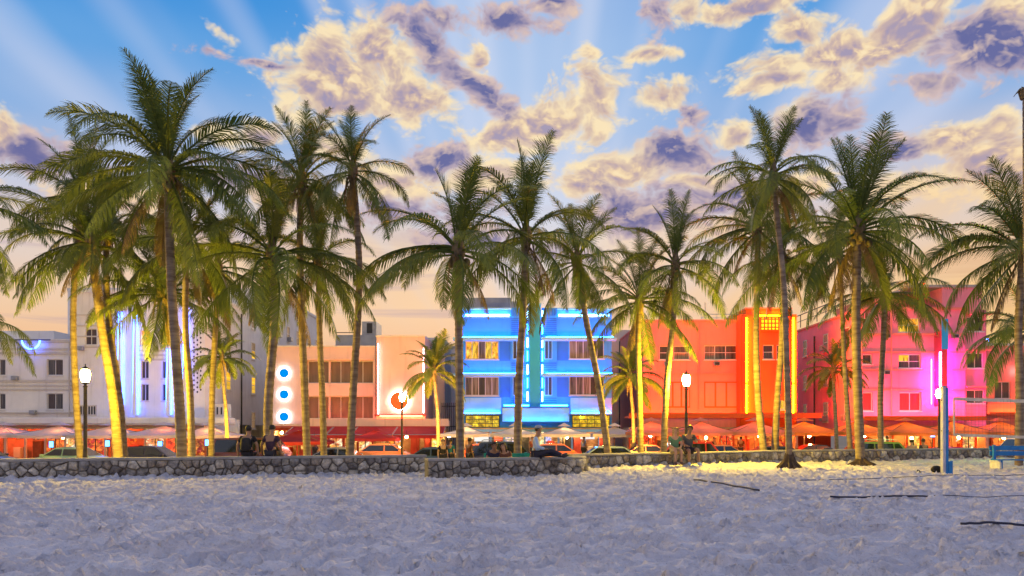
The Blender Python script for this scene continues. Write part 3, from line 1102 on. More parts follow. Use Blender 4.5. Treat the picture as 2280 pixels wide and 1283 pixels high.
# bare trunk at the right edge
_b = PT(2296, 1010, 26.0); _b.z = GZ
r = empty('dead_palm', _b, 'bare dead palm trunk with frayed top at the right edge', 'palm tree')
mb = trunk_mesh([Vector((0, 0, -.2)), Vector((0, 0, 3)), Vector((-.15, 0, 7)), PT(2283, 200, 26.0) - _b], .10, .085, 77)
mb.build('trunk', M_trunk, r, True)
fr = MB()
rg = random.Random(4)
tp = PT(2283, 200, 26.0) - _b
for k in range(16):
    a = rg.uniform(0, 6.28)
    fr.tube([tp + Vector((cos(a) * .1, sin(a) * .1, -.3)), tp + Vector((cos(a) * .2, sin(a) * .2, .02)), tp + Vector((cos(a) * .33, sin(a) * .33, -.2 + rg.random() * .3))], [.05, .04, .01], 4)
fr.build('frayed_top', M_sheath, r)

# ---------------------------------------------------------------- hotel building kit
M_white = mat('stucco_white', (0.80, 0.78, 0.77), 0.85, 0.06, 0.6, 0.25, 30, streak=0.32)
M_cream = mat('stucco_cream', (0.68, 0.62, 0.55), 0.85, 0.06, 0.6, 0.25, 30, streak=0.2)
M_band = mat('stucco_band', (0.60, 0.56, 0.52), 0.85, 0.08, 1.0, 0.2, 30, streak=0.28)
M_rose = mat('stucco_rose', (0.72, 0.50, 0.44), 0.85, 0.06, 0.6, 0.25, 30, streak=0.36)
M_pink = mat('stucco_pink', (0.82, 0.27, 0.21), 0.85, 0.06, 0.6, 0.25, 30, streak=0.36)
M_hotpink = mat('stucco_hot_pink', (0.86, 0.26, 0.38), 0.85, 0.06, 0.6, 0.25, 30, streak=0.36)
M_blue = mat('stucco_blue', (0.05, 0.31, 0.90), 0.8, 0.06, 0.6, 0.2, 30, streak=0.28)
M_blue_deep = mat('stucco_deep_blue', (0.03, 0.17, 0.70), 0.8, 0.06, 0.6, 0.2, 30)
M_blue_pale = mat('stucco_pale_blue', (0.28, 0.55, 0.88), 0.8, 0.06, 0.6, 0.2, 30, streak=0.28)
M_cyan = mat('column_cyan', (0.02, 0.38, 0.85), 0.6, 0.05, 0.6)
M_orange = mat('stucco_orange', (0.82, 0.12, 0.02), 0.8, 0.06, 0.6, 0.2, 30, streak=0.30)
M_grey = mat('roof_grey', (0.36, 0.36, 0.36), 0.85, 0.15, 1.0, 0.3, 20, streak=0.3)
M_metal = mat('grey_metal', (0.35, 0.36, 0.38), 0.45, 0.15, 3.0, metal=0.7)
M_dark = mat('dark_metal', (0.03, 0.03, 0.033), 0.5, 0.2, 3.0)
M_frame_w = mat('window_frame_white', (0.70, 0.68, 0.66), 0.5, 0.05, 3.0)
M_frame_p = mat('window_frame_pale', (0.62, 0.55, 0.60), 0.5, 0.05, 3.0)
M_redtrim = mat('trim_red', (0.45, 0.06, 0.05), 0.7, 0.12, 1.5)
M_redcloth = mat('awning_red', (0.42, 0.03, 0.03), 0.85, 0.12, 1.5, trans=0.25)

PANE_DK = [curtain('glass_dark', '14161a', '2a2622'), curtain('glass_brown', '2a1d14', '4a3424'), curtain('glass_grey', '26282c', '5a544e')]
PANE_CUR = [curtain('glass_curtain', '4a3f38', '8a7a6c', 14), curtain('glass_curtain_dark', '1c1a1e', '6a5c58', 7)]
PANE_SHADE = [curtain('glass_blind', '5c4a40', '6e5a4c', 3, .35)]
PANE_LIT = [lit_interior('glass_lit', [lin('ffb020'), lin('ffd060'), lin('ff9a10'), lin('ffc840')], 0.85, 1.6, .8, 1),
            lit_interior('glass_lit_gold', [lin('e08a10'), lin('ffb82a'), lin('ffd24a'), lin('c87a10')], 0.7, 2.4, .5, 2)]
PANE_YEL = [lit_interior('glass_yellow', [lin('e8c020'), lin('ffd830'), lin('b09020'), lin('e0a818'), lin('7a8020')], 0.75, 1.3, 1.3, 3)]


def wall_front(mb, x0, x1, z0, z1, yf, yb, openings, rev=0.22):
    """box whose front face (y = yf) has recessed openings [(x0,x1,z0,z1)]"""
    xs = sorted(set([x0, x1] + [q for o in openings for q in o[:2]]))
    zs = sorted(set([z0, z1] + [q for o in openings for q in o[2:4]]))
    for i in range(len(xs) - 1):
        for j in range(len(zs) - 1):
            cx_, cz_ = (xs[i] + xs[i + 1]) / 2, (zs[j] + zs[j + 1]) / 2
            if any(o[0] < cx_ < o[1] and o[2] < cz_ < o[3] for o in openings):
                continue
            mb.add([(xs[i], yf, zs[j]), (xs[i + 1], yf, zs[j]), (xs[i + 1], yf, zs[j + 1]), (xs[i], yf, zs[j + 1])], [(0, 1, 2, 3)])
    for (a, b, c, d) in openings:
        y2 = yf + rev
        mb.add([(a, yf, c), (b, yf, c), (b, yf, d), (a, yf, d), (a, y2, c), (b, y2, c), (b, y2, d), (a, y2, d)],
               [(0, 4, 5, 1), (1, 5, 6, 2), (2, 6, 7, 3), (3, 7, 4, 0), (4, 7, 6, 5)])
    mb.add([(x0, yf, z0), (x1, yf, z0), (x1, yf, z1), (x0, yf, z1), (x0, yb, z0), (x1, yb, z0), (x1, yb, z1), (x0, yb, z1)],
           [(3, 2, 6, 7), (0, 3, 7, 4), (1, 5, 6, 2), (4, 7, 6, 5)])
    return mb


class Hotel:
    def __init__(self, label, D, pxc, cat='hotel'):
        self.D = D
        self.root = empty('hotel_building', (WX(pxc, D), D, -0.82), label, cat)
        self.off = self.root.location.copy()

    def mb(self):
        return MB(self.off)

    def r(self, px0, py0, px1, py1, D=None):
        D = D or self.D
        return WX(px0, D), WX(px1, D), WZ(py1, D), WZ(py0, D)

    def wall(self, name, px0, py0, px1, py1, m, ops=(), D=None, depth=10.0, rev=0.22, ground=False):
        D = D or self.D
        x0, x1, z0, z1 = self.r(px0, py0, px1, py1, D)
        if ground:
            z0 = -0.85
        mb = self.mb()
        wall_front(mb, x0, x1, z0, z1, D, D + depth, [self.r(*o, D) for o in ops], rev)
        return mb.build(name, m, self.root)

    def box(self, name, px0, py0, px1, py1, m, D=None, y0=0.0, y1=1.0, parent=None, bev=0.0):
        """box whose front outline is given at depth D; spans D+y0 .. D+y1"""
        D = D or self.D
        x0, x1, z0, z1 = self.r(px0, py0, px1, py1, D)
        return self.mb().box(x0, x1, D + y0, D + y1, z0, z1, bev).build(name, m, parent or self.root)

    def window(self, px0, py0, px1, py1, cols=2, rows=1, panes=None, D=None, rev=0.22, frame=M_frame_w, fw=0.06, sill=True, rg=random.Random(1)):
        D = D or self.D
        x0, x1, z0, z1 = self.r(px0, py0, px1, py1, D)
        yf = D + rev - 0.10
        mb = self.mb()
        g = 0.003
        mb.box(x0 + g, x0 + fw, yf, yf + .07, z0 + g, z1 - g).box(x1 - fw, x1 - g, yf, yf + .07, z0 + g, z1 - g)
        mb.box(x0 + fw, x1 - fw, yf, yf + .07, z0 + g, z0 + fw).box(x0 + fw, x1 - fw, yf, yf + .07, z1 - fw, z1 - g)
        cw, rh = (x1 - x0) / cols, (z1 - z0) / rows
        for i in range(1, cols):
            mb.box(x0 + cw * i - fw * .4, x0 + cw * i + fw * .4, yf + .005, yf + .06, z0 + fw, z1 - fw)
        for j in range(1, rows):
            mb.box(x0 + fw, x1 - fw, yf + .01, yf + .055, z0 + rh * j - fw * .35, z0 + rh * j + fw * .35)
        if sill:
            mb.box(x0 - .06, x1 + .06, D - .08, D + .004, z0 - .09, z0 - .01)
        w = mb.build('window', frame, self.root)
        panes = panes or PANE_DK
        for i in range(cols):
            for j in range(rows):
                a, b = x0 + cw * i, x0 + cw * (i + 1)
                c, d = z0 + rh * j, z0 + rh * (j + 1)
                t = rg.uniform(-.006, .006)
                self.mb().add([(a + .02, yf + .035 + t, c + .02), (b - .02, yf + .035 - t, c + .02), (b - .02, yf + .035 - t, d - .02), (a + .02, yf + .035 + t, d - .02)], [(0, 1, 2, 3)]).build('pane', rg.choice(panes), w)
        return w

    def windows(self, lst, **k):
        for o in lst:
            self.window(*o, **k)

    def side_window(self, X, y0, y1, z0, z1, nrm, panes=None, ac=False, frame=M_frame_w, rg=random.Random(3)):
        """window on a wall parallel to the line of sight, at x = X facing nrm (+1 right, -1 left)"""
        mb = self.mb()
        d = nrm
        xa, xb = X - d * .02, X + d * .05
        fw = .07
        mb.box(xa, xb, y0, y0 + fw, z0, z1).box(xa, xb, y1 - fw, y1, z0, z1).box(xa, xb, y0 + fw, y1 - fw, z0, z0 + fw).box(xa, xb, y0 + fw, y1 - fw, z1 - fw, z1)
        mb.box(xa, xb - d * .01, y0 + fw, y1 - fw, (z0 + z1) / 2 - .03, (z0 + z1) / 2 + .03)
        mb.box(xa, xb + d * .06, y0 - .08, y1 + .08, z0 - .1, z0 - .02)
        w = mb.build('window', frame, self.root)
        for (c, e) in ((z0, (z0 + z1) / 2), ((z0 + z1) / 2, z1)):
            self.mb().add([(X + d * .02, y0 + .03, c), (X + d * .02, y1 - .03, c), (X + d * .02, y1 - .03, e), (X + d * .02, y0 + .03, e)], [(0, 1, 2, 3)]).build('pane', rg.choice(panes or PANE_DK), w)
        if ac:
            self.mb().box(X, X + d * .45, (y0 + y1) / 2 - .35, (y0 + y1) / 2 + .35, z0 + .02, z0 + .5, .03).build('air_conditioner', M_metal, self.root)

    def tube(self, name, pts, r, m, n=6, parent=None):
        return self.mb().tube(pts, r, n).build(name, m, parent or self.root)


def neon_v(h, px, py0, py1, D, m, r=.05, name='neon_tube'):
    return h.tube(name, [PT(px, py0, D), PT(px, (py0 + py1) / 2, D), PT(px, py1, D)], r, m)


def neon_h(h, px0, px1, py, D, m, r=.05, name='neon_tube'):
    return h.tube(name, [PT(px0, py, D), PT((px0 + px1) / 2, py, D), PT(px1, py, D)], r, m)


def storefront(h, px0, px1, D, n, mats, top=955, seed=0, post=M_cream, lamp=(1.0, .55, .2), ls=70, inner=(.5, .36, .25)):
    """lit ground floor: deep room with lamps, some glazed bays, posts between them"""
    rg = random.Random(seed)
    x0, x1 = WX(px0, D), WX(px1, D)
    z1 = WZ(top, D)
    w = (x1 - x0) / n
    DB = D + 3.0
    wm = mat('interior_%.2f_%.2f' % inner[:2], inner, .85, .25, 1.2)
    h.mb().box(x0, x1, DB, DB + .2, -.85, z1 + .05).build('interior_wall', wm, h.root)
    h.mb().box(x0, x1, D - .1, DB, z1 + .004, z1 + .12).build('interior_ceiling', wm, h.root)
    for x in (x0, x1):
        h.mb().box(x - .1, x + .1, D + .12, DB, -.85, z1).build('interior_side', wm, h.root)
    for i in range(n):
        a, b = x0 + w * i, x0 + w * (i + 1)
        k = rg.uniform(.08, .2)
        fr = h.mb().box(a, a + k, D - .10, D + .1, -.82, z1).box(a + k, b, D - .08, D + .08, z1 - .22, z1).build('shop_bay', post, h.root)
        if rg.random() < .42:
            zs = -.82 + rg.uniform(.1, .7)
            h.mb().box(a + k, b, D - .06, D + .06, -.82, zs).build('stall_riser', post, fr)
            m2 = (a + b + k) / 2
            h.mb().box(m2 - .03, m2 + .03, D - .05, D + .05, zs, z1 - .22).build('mullion', M_dark, fr)
            h.mb().add([(a + k, D, zs), (b, D, zs), (b, D, z1 - .2), (a + k, D, z1 - .2)], [(0, 1, 2, 3)]).build('shop_window', rg.choice(mats), fr)
        else:
            # things standing in the open room
            bx_ = rg.uniform(a + .3, b - .5)
            hh = rg.uniform(.7, 2.0)
            h.mb().box(bx_, bx_ + rg.uniform(.4, .9), D + 2.0, DB - .004, -.82, -.82 + hh, .03).build('sideboard', rg.choice([M_wood2, M_dark, M_redtrim, M_cream]), h.root)
            if rg.random() < .7:
                pz = rg.uniform(.3, .75)
                px_ = rg.uniform(a + .2, b - .6)
                h.mb().box(px_, px_ + .5, DB - .06, DB - .003, pz, pz + .45).build('glowing_picture', rg.choice(mats), h.root)  # picture glows by itself: room light is put in as emission
        if i % 2 == 0:
            c_ = (a + b) / 2
            f = h.mb().tube([(c_, D + 1.4, z1), (c_, D + 1.4, z1 - .3)], .015, 4).build('ceiling_lamp', M_dark, h.root)
            h.mb().ball((c_, D + 1.4, z1 - .40), .11, 8, 6).build('bulb', glow('bulb_%.2f_%d' % (lamp[1], ls), lamp, ls), f)


M_wood2 = mat('brown_wood', (.14, .07, .035), .6, .25, 4.0)
SHOP_WARM = [lit_interior('shop_warm%d' % i, c, s_, 1.4, 1.7, 10 + i) for i, (c, s_) in enumerate([
    ([lin('ff9a2a'), lin('ffd070'), lin('c8501a'), lin('fff0c0'), lin('8a2a10')], 0.95),
    ([lin('ffc040'), lin('ff7a20'), lin('ffe6a0'), lin('a03a12')], 0.9),
    ([lin('fff4d0'), lin('ffb040'), lin('d86a20'), lin('fff8e8')], 1.0)])]
SHOP_RED = [lit_interior('shop_red%d' % i, c, s_, 1.5, 1.6, 20 + i) for i, (c, s_) in enumerate([
    ([lin('ff4a20'), lin('ff8a30'), lin('b01a10'), lin('ff7060')], 0.8),
    ([lin('ff3a30'), lin('ffa040'), lin('801208'), lin('ff6a50')], 0.75),
    ([lin('ffd070'), lin('ff5a20'), lin('e03018'), lin('ffb050')], 0.9)])]
SHOP_BRIGHT = [lit_interior('shop_bright%d' % i, c, s_, 1.6, 1.8, 30 + i) for i, (c, s_) in enumerate([
    ([lin('fff2c8'), lin('ffd060'), lin('ff9a2a'), lin('c86a20')], 1.0),
    ([lin('e8f0ff'), lin('a8b0ff'), lin('ffd890'), lin('8070e0')], 0.9),
    ([lin('ffb43a'), lin('fff0b0'), lin('a05018'), lin('ff8a20')], 1.0)])]

N_BLUE = glow('neon_blue', (0.03, 0.12, 1.0), 26)
N_BLUE2 = glow('neon_blue_soft', (0.06, 0.20, 1.0), 15)
N_CYAN = glow('neon_cyan', (0.012, 0.22, 1.0), 62)
N_ICE = glow('neon_ice', (0.22, 0.62, 1.0), 24)
N_WHITE = glow('neon_white', (0.75, 0.92, 1.0), 14)
N_ORANGE = glow('neon_orange', (1.0, 0.13, 0.0006), 230)
N_RED = glow('neon_red', (1.0, 0.06, 0.02), 110)
N_PINK = glow('neon_pink', (1.0, 0.26, 0.28), 34)
N_MAG = glow('neon_magenta', (1.0, 0.02, 0.65), 260)
N_VIOLET = glow('neon_violet', (0.55, 0.45, 1.0), 14)

# ================================================================ 1  white hotel on the left
h = Hotel('white streamlined hotel wing with blue neon fins at the far left', 64.0, 150)
ops = [(-16, 800, 12, 836), (104, 800, 140, 836), (-16, 876, 12, 912), (104, 876, 140, 912), (-120, 800, -84, 836), (-120, 876, -84, 912)]
h.wall('wing_wall', -300, 755, 166, 944, M_white, ops, depth=14)
h.windows(ops, cols=2, panes=[PANE_DK[1], PANE_DK[2], PANE_CUR[0]])
h.box('penthouse', -300, 737, 120, 760, M_white, 67, 0, 8)
for (a, b) in ((757, 763), (775, 779), (784, 789), (846, 851), (857, 860), (866, 869), (918, 921)):
    h.box('band', -302, a, 165.6, b, M_band, 64, -.10, .0)
# roof-edge ring of neon (the half that is lit)
cx_, cz_, rr = WX(67, 63.5), WZ(757, 63.5), 20 / FPX * 63.5
h.tube('neon_ring', [(cx_ + rr * cos(a), 63.6, cz_ + rr * sin(a)) for a in [pi + pi * k / 14 for k in range(15)]], .06, N_BLUE, 6)
h.tube('roof_rail', [PT(20, 757, 63.5), PT(112, 757, 63.5)], .05, M_dark, 5)
# tower
tops = [(189, 732, 215, 768), (311, 734, 334, 770), (358, 734, 381, 770), (314, 804, 331, 843), (360, 804, 377, 843), (314, 855, 331, 893), (360, 855, 377, 893)]
D1 = 63.0
h.wall('tower_wall', 166.4, 652, 456, 944, M_white, tops, D=D1, depth=16)
h.window(*tops[0], cols=2, panes=PANE_DK, D=D1)
for o in tops[1:3]:
    h.window(*o, cols=2, panes=PANE_LIT, D=D1)
for o in tops[3:]:
    h.window(*o, cols=2, panes=PANE_DK, D=D1, frame=M_frame_p)
h.box('parapet', 164, 646, 458, 652, M_white, D1, -.15, 16.2)
for px, a, b, mm in ((270, 690, 905, N_BLUE), (304, 682, 926, N_BLUE), (378, 772, 926, N_BLUE), (415, 672, 872, N_BLUE)):
    x = WX(px, D1)
    z0, z1 = WZ(b, D1), WZ(a, D1)
    f = h.mb().add([(x - .14, D1, z0), (x + .14, D1, z0), (x + .14, D1 - .45, z0), (x - .14, D1 - .45, z0), (x - .14, D1, z1 - .4), (x + .14, D1, z1 - .4), (x + .05, D1 - .2, z1), (x - .05, D1 - .2, z1)],
                   [(0, 1, 2, 3), (4, 7, 6, 5), (0, 4, 5, 1), (1, 5, 6, 2), (2, 6, 7, 3), (3, 7, 4, 0)]).build('fin', M_white, h.root)
    for s_ in (-1, 1):
        h.mb().tube([(x + s_ * .2, D1 - .16, z0 + .1), (x + s_ * .2, D1 - .16, (z0 + z1) / 2), (x + s_ * .12, D1 - .16, z1 - .2)], .042, 6 if False else 6).build('neon_tube', mm, f)
for k in range(3):
    h.box('bay_band', 310, 779 + k * 10, 374, 783 + k * 10, M_band, D1, -.06, 0)
for k in range(4):
    h.box('corner_band', 166, 700 + k * 24, 262, 703 + k * 24, M_band, D1, -.06, 0)
# perforated decorative panel
pm = h.mb()
for i in range(3):
    for j in range(17):
        x, z = WX(432 + i * 7.5, D1), WZ(700 + j * 10.5 + (i % 2) * 5, D1)
        q = .085
        pm.add([(x, D1 - .012, z - q * 1.3), (x + q, D1 - .012, z), (x, D1 - .012, z + q * 1.3), (x - q, D1 - .012, z)], [(0, 1, 2, 3)])
o = pm.build('perforations', M_dark, h.root)
o['kind'] = 'stuff'
for px0, px1 in ((177, 216), (466, 505)):
    if px0 < 300:
        f = h.box('vent_panel', px0, 902, px1, 926, M_band, D1, -.05, 0)
        for k in range(6):
            h.box('slat', px0 + 3 + k * 6, 905, px0 + 6 + k * 6, 923, M_dark, D1, -.08, -.05, f)
h.box('canopy', -300, 930, 500, 944, M_white, 60.4, 0, 2.4, bev=.05)
h.box('canopy_band', -300, 944.5, 500, 947, M_band, 60.5, 0, 2.2)
for (a, b) in ((30, 838), (176, 772), (70, 914)):
    u = h.box('air_conditioner', a, b, a + 13, b + 8.5, M_metal, 63.0 if a > 166 else 64.0, -.38, 0, bev=.02)
h.tube('rain_pipe', [PT(154, 764, 63.8), PT(154, 928, 63.8)], .05, M_band, 6)
# alley side of the tower
XS = WX(456, D1)
for (ya, yb) in ((67.6, 68.7), (74.2, 75.3)):
    for (za, zb) in ((1.6, 3.2), (4.9, 6.5), (8.2, 9.8), (11.1, 12.4)):
        h.side_window(XS, ya, yb, za, zb, 1, panes=[PANE_DK[1], PANE_LIT[1]], ac=False)
h.tube('rain_pipe', [(XS + .1, 71.3, -.6), (XS + .1, 71.3, 12.0)], .07, M_dark, 6)
fw_ = h.mb().box(XS + .0, XS + 2.2, 64.5, 64.7, .6, 2.3).build('service_box', M_white, h.root)
f = h.box('vent_panel', 466, 900, 512, 930, M_white, 64.6, -.05, .3)
for k in range(4):
    h.box('slat', 474 + k * 9, 907, 477 + k * 9, 923, M_dark, 64.6, -.07, -.05, f)
storefront(h, -300, 455, 62.6, 17, SHOP_RED + SHOP_WARM[:1], 949, 1, M_band, (1, .20, .05), 330, (.55, .25, .17))

h = Hotel('white block with window air conditioners receding behind the left hotel', 79.5, 600, 'building')
z1 = WZ(650, 80)
h.mb().box(-45, XS - .05, 79.6, 102, -.85, z1).build('wall', M_white, h.root)
h.mb().box(-45, XS + .05, 79.5, 102.1, z1, z1 + .3).build('parapet', M_white, h.root)
for (ya, yb) in ((82, 83.2), (86, 87.2), (89.8, 91), (94.5, 95.7), (98.5, 99.7)):
    for j, (za, zb) in enumerate(((4.4, 6.0), (7.7, 9.3), (11.2, 12.9))):
        h.side_window(XS - .05, ya, yb, za, zb, 1, panes=[PANE_DK[2], PANE_CUR[0], PANE_DK[0]], ac=(j + int(ya)) % 2 == 0)
h.mb().box(XS - 6, XS - 2, 92, 96, z1 + .3, z1 + 1.6, .05).build('roof_unit', M_metal, h.root)

# ================================================================ 2  rose hotel with blue rings
h = Hotel('rose hotel with three blue neon rings and a round neon sign', 66.0, 780)
ops = [(683, 803, 831, 853.5), (683, 882, 831, 933)]
h.wall('wall', 594, 773, 836, 950, M_rose, ops, depth=16, rev=.5)
h.box('coping', 592.5, 770, 836, 773, M_cream, 66, -.06, 16)
h.box('recess_ledge', 681, 797, 832, 801, M_rose, 66, -.12, .0)
for o in ops:
    n_ = 3
    w = (o[2] - o[0]) / n_
    for k in range(n_):
        h.window(o[0] + w * k + 1, o[1] + .5, o[0] + w * (k + 1) - 1, o[3] - .5, cols=2, panes=PANE_SHADE, rev=.45, sill=False, fw=.05)
    for k in range(1, n_):
        h.box('pier', o[0] + w * k - 1.5, o[1], o[0] + w * k + 1.5, o[3], M_rose, 66, .14, .5)
D2 = 65.0
h.wall('sign_wall', 838, 750, 946, 950, M_rose, [], D=D2, depth=17)
h.box('sign_wall_coping', 836.5, 747, 947.5, 750, M_cream, D2, -.06, 17)
h.box('rear_wall', 946.5, 752, 990, 950, M_cream, 72, 0, 8)
h.box('roof_box', 747, 746, 836, 771, M_grey, 72, 0, 5)
h.box('roof_box', 806, 716, 838, 748, M_metal, 75, 0, 3)
f = h.box('roof_fan', 817, 720, 829, 742, M_dark, 75, -.08, 0)
h.box('roof_rail', 748, 740, 800, 741.5, M_dark, 71.5, 0, .1)
# round neon windows
for py in (831, 878.5, 928):
    x, z = WX(632, 65.9), WZ(py, 65.9)
    d = h.mb().lathe([(.36, 0.0), (.36, -.10), (.30, -.12)], (x, 66.0, z), 20, 'y').build('round_window', glow('ring_disc', (0.0, 0.30, 0.95), 1.0, False), h.root)
    pts = [(x + .50 * cos(2 * pi * k / 20), 65.85, z + .50 * sin(2 * pi * k / 20)) for k in range(21)]
    h.mb().tube(pts, .055, 6, False).build('neon_ring', N_WHITE, d)
# round sign with light behind it
x, z = WX(890, D2), WZ(893, D2)
d = h.mb().lathe([(.74, -.32), (.74, -.42), (.66, -.45)], (x, D2, z), 24, 'y').build('round_sign', mat('sign_orange', (0.8, 0.22, 0.05), 0.6, 0.05, 2.0), h.root)
pts = [(x + .74 * cos(2 * pi * k / 24), D2 - .22, z + .74 * sin(2 * pi * k / 24)) for k in range(25)]
h.mb().tube(pts, .05, 6, False).build('neon_ring', glow('neon_sign_ring', (1.0, 0.72, 0.62), 40), d)
h.mb().tube([(x, D2, z), (x, D2 - .35, z)], .06, 6).build('bracket', M_dark, d)
# cold-cathode lines on the edges of the sign wall
for (px, a, b) in ((842, 790, 922), (943, 800, 920)):
    h.box('neon_trough', px - 1.2, a - 30, px + 1.2, b + 2, M_rose, D2, -.14, -.003)
    neon_v(h, px, a - 25, b, D2 - .2, N_PINK, .035)
neon_h(h, 846, 940, 926, D2 - .25, N_RED, .04)
neon_h(h, 690, 830, 936.5, 64.4, glow('added_coral_wash', (1.0, .12, .05), 60), .05)  # strip added to wash the rose wall, not one of the hotel's tubes
h.box('strip_hiding_lip', 686, 932.5, 999, 938, M_rose, 64.2, 0, .08)  # lip added to hide the wash strips behind it
neon_h(h, 842, 985, 936.5, 64.4, glow('added_coral_wash', (1.0, .12, .05), 60), .05)  # second added wash strip, below the sign wall
neon_h(h, 686, 828, 801.8, 66.35, glow('cove_orange', (1, .35, .12), 30), .04)
h.box('ledge', 836, 923.5, 950, 926, M_redtrim, D2, -.5, 0)
h.box('ledge', 686, 938, 1000, 949, M_rose, 64.2, 0, .8)
h.box('ledge', 594, 944, 685.8, 949, M_rose, 64.2, 0, 1.8)
h.box('ledge_trim', 594, 949.3, 990, 952, M_redtrim, 64.0, 0, 1.0)
storefront(h, 600, 990, 65.5, 12, SHOP_BRIGHT + SHOP_WARM, 953, 2, M_redtrim, (1, .56, .18), 230)
# red awnings sloping to the street
for (a, b) in ((645, 735), (738, 790), (792, 880), (882, 990)):
    x0, x1 = WX(a, 63), WX(b, 63)
    za, zb = WZ(951, 64), WZ(968, 61.5)
    f = h.mb().add([(x0, 64.0, za), (x1, 64.0, za), (x1, 61.3, zb), (x0, 61.3, zb), (x0, 61.3, zb - .3), (x1, 61.3, zb - .3)], [(0, 1, 2, 3), (3, 2, 5, 4), ]).build('awning', M_redcloth, h.root)
    h.mb().tube([(x0, 61.3, zb), (x1, 61.3, zb)], .03, 5).tube([(x0, 61.3, zb), (x0, 64, za)], .03, 5).tube([(x1, 61.3, zb), (x1, 64, za)], .03, 5).build('awning_bar', M_metal, f)

# ---- gate in the gap
g0 = empty('iron_gate', (WX(1000, 68), 68, -.82), 'dark iron bar gate in the gap left of the blue hotel', 'gate')
for k in range(9):
    x = WX(984 + k * 4.2, 68)
    MB(g0.location).tube([(x, 68, -.82), (x, 68, WZ(897, 68))], .035, 5).build('bar', M_dark, g0)
for py in (905, 950):
    MB(g0.location).tube([PT(983, py, 68), PT(1019, py, 68)], .04, 5).build('rail', M_dark, g0)
# buildings closing the gaps at the back
h = Hotel('pale low annex closing the gap between the rose and blue hotels', 84, 1000, 'building')
h.mb().box(WX(960, 84), WX(1030, 84), 84, 92, -.85, WZ(775, 84)).build('wall', M_cream, h.root)
h.mb().box(WX(958, 84), WX(1032, 84), 83.9, 92.1, WZ(775, 84), WZ(770, 84)).build('coping', M_grey, h.root)
h = Hotel('pale annex with dark downpipes between the blue and pink hotels', 82, 1400, 'building')
h.mb().box(WX(1355, 82), WX(1440, 82), 82, 90, -.85, WZ(735, 82)).build('wall', M_cream, h.root)
for px in (1380, 1398):
    h.tube('downpipe', [PT(px, 760, 81.9), PT(px, 955, 81.9)], .08, M_dark, 5)
h.windows([], cols=1)

# ================================================================ 3  blue hotel
h = Hotel('electric blue three-storey hotel with tall central neon column', 65.0, 1190)
D3 = 65.0
W3 = [(1036, 759, 1110, 800), (1036, 839, 1110, 881), (1268, 757, 1345, 799), (1268, 837, 1345, 880)]
W3s = [(1141, 757, 1158, 800), (1141, 838, 1158, 880), (1213, 757, 1228, 800), (1213, 838, 1228, 880)]
h.wall('wall', 1030, 690, 1362, 955, M_blue, W3 + W3s, depth=16)
rg = random.Random(8)
h.window(*W3[0], cols=5, panes=[PANE_LIT[0], PANE_LIT[1], PANE_CUR[1]], frame=M_frame_p, rg=random.Random(2))
h.window(*W3[1], cols=5, panes=[PANE_DK[0], PANE_CUR[1], PANE_CUR[0]], frame=M_frame_p, rg=rg)
h.window(*W3[2], cols=5, panes=[PANE_DK[1], PANE_CUR[0], PANE_DK[0]], frame=M_frame_p, rg=rg)
h.window(*W3[3], cols=5, panes=[PANE_DK[0], PANE_CUR[1], PANE_CUR[0]], frame=M_frame_p, rg=rg)
h.windows(W3s, cols=2, panes=[PANE_DK[0], curtain('glass_teal', '0c2a3a', '1c5a7a')], frame=M_blue_pale)
for o in W3:
    h.mb()
    h.box('wall_panel', o[2] + 3, o[1] - 4, o[2] + 26 if o[0] < 1200 else o[2] + 14, o[3] + 4, M_blue_deep, D3, -.02, 0) if o[0] < 1200 else h.box('wall_panel', o[0] - 28, o[1] - 4, o[0] - 3, o[3] + 4, M_blue_deep, D3, -.02, 0)
h.box('roof_house', 1030, 663, 1137, 691, M_grey, 70, 0, 6)
h.box('roof_house', 1137.5, 671, 1162, 692, M_cream, 71, 0, 4)
h.box('coping', 1027, 686, 1139, 690, M_blue_pale, D3, -.15, 1)
h.box('coping', 1240, 686, 1366, 690, M_blue_pale, D3, -.15, 1)
for py, D_ in ((752.5, 64.0), (833.5, 64.0)):
    # eyebrow ledges with a lip that hides the neon lying on top
    for (a, b) in ((1008, 1160), (1206, 1374)):
        e = h.box('eyebrow_ledge', a, py, b, py + 4.5, M_blue_pale, D_, 0, 1.0, bev=.04)
        h.box('lip', a + .4, py - 1.6, b - .4, py, M_blue_pale, D_, .02, .10, e)
        h.mb().tube([PT(a + 10, py - 1.8, D_ + .45), PT((a + b) / 2, py - 1.8, D_ + .45), PT(b - 8, py - 1.8, D_ + .45)], .05, 6).build('neon_tube', N_CYAN, e)
for (a, b) in ((1034, 1134), (1244, 1356)):
    h.box('neon_shelf', a - 2, 706, b + 2, 708.5, M_blue_pale, D3, -.35, 0)
    neon_h(h, a, b, 702, D3 - .22, N_ICE, .085)
    neon_h(h, a, b, 705, D3 - .16, N_CYAN, .05)
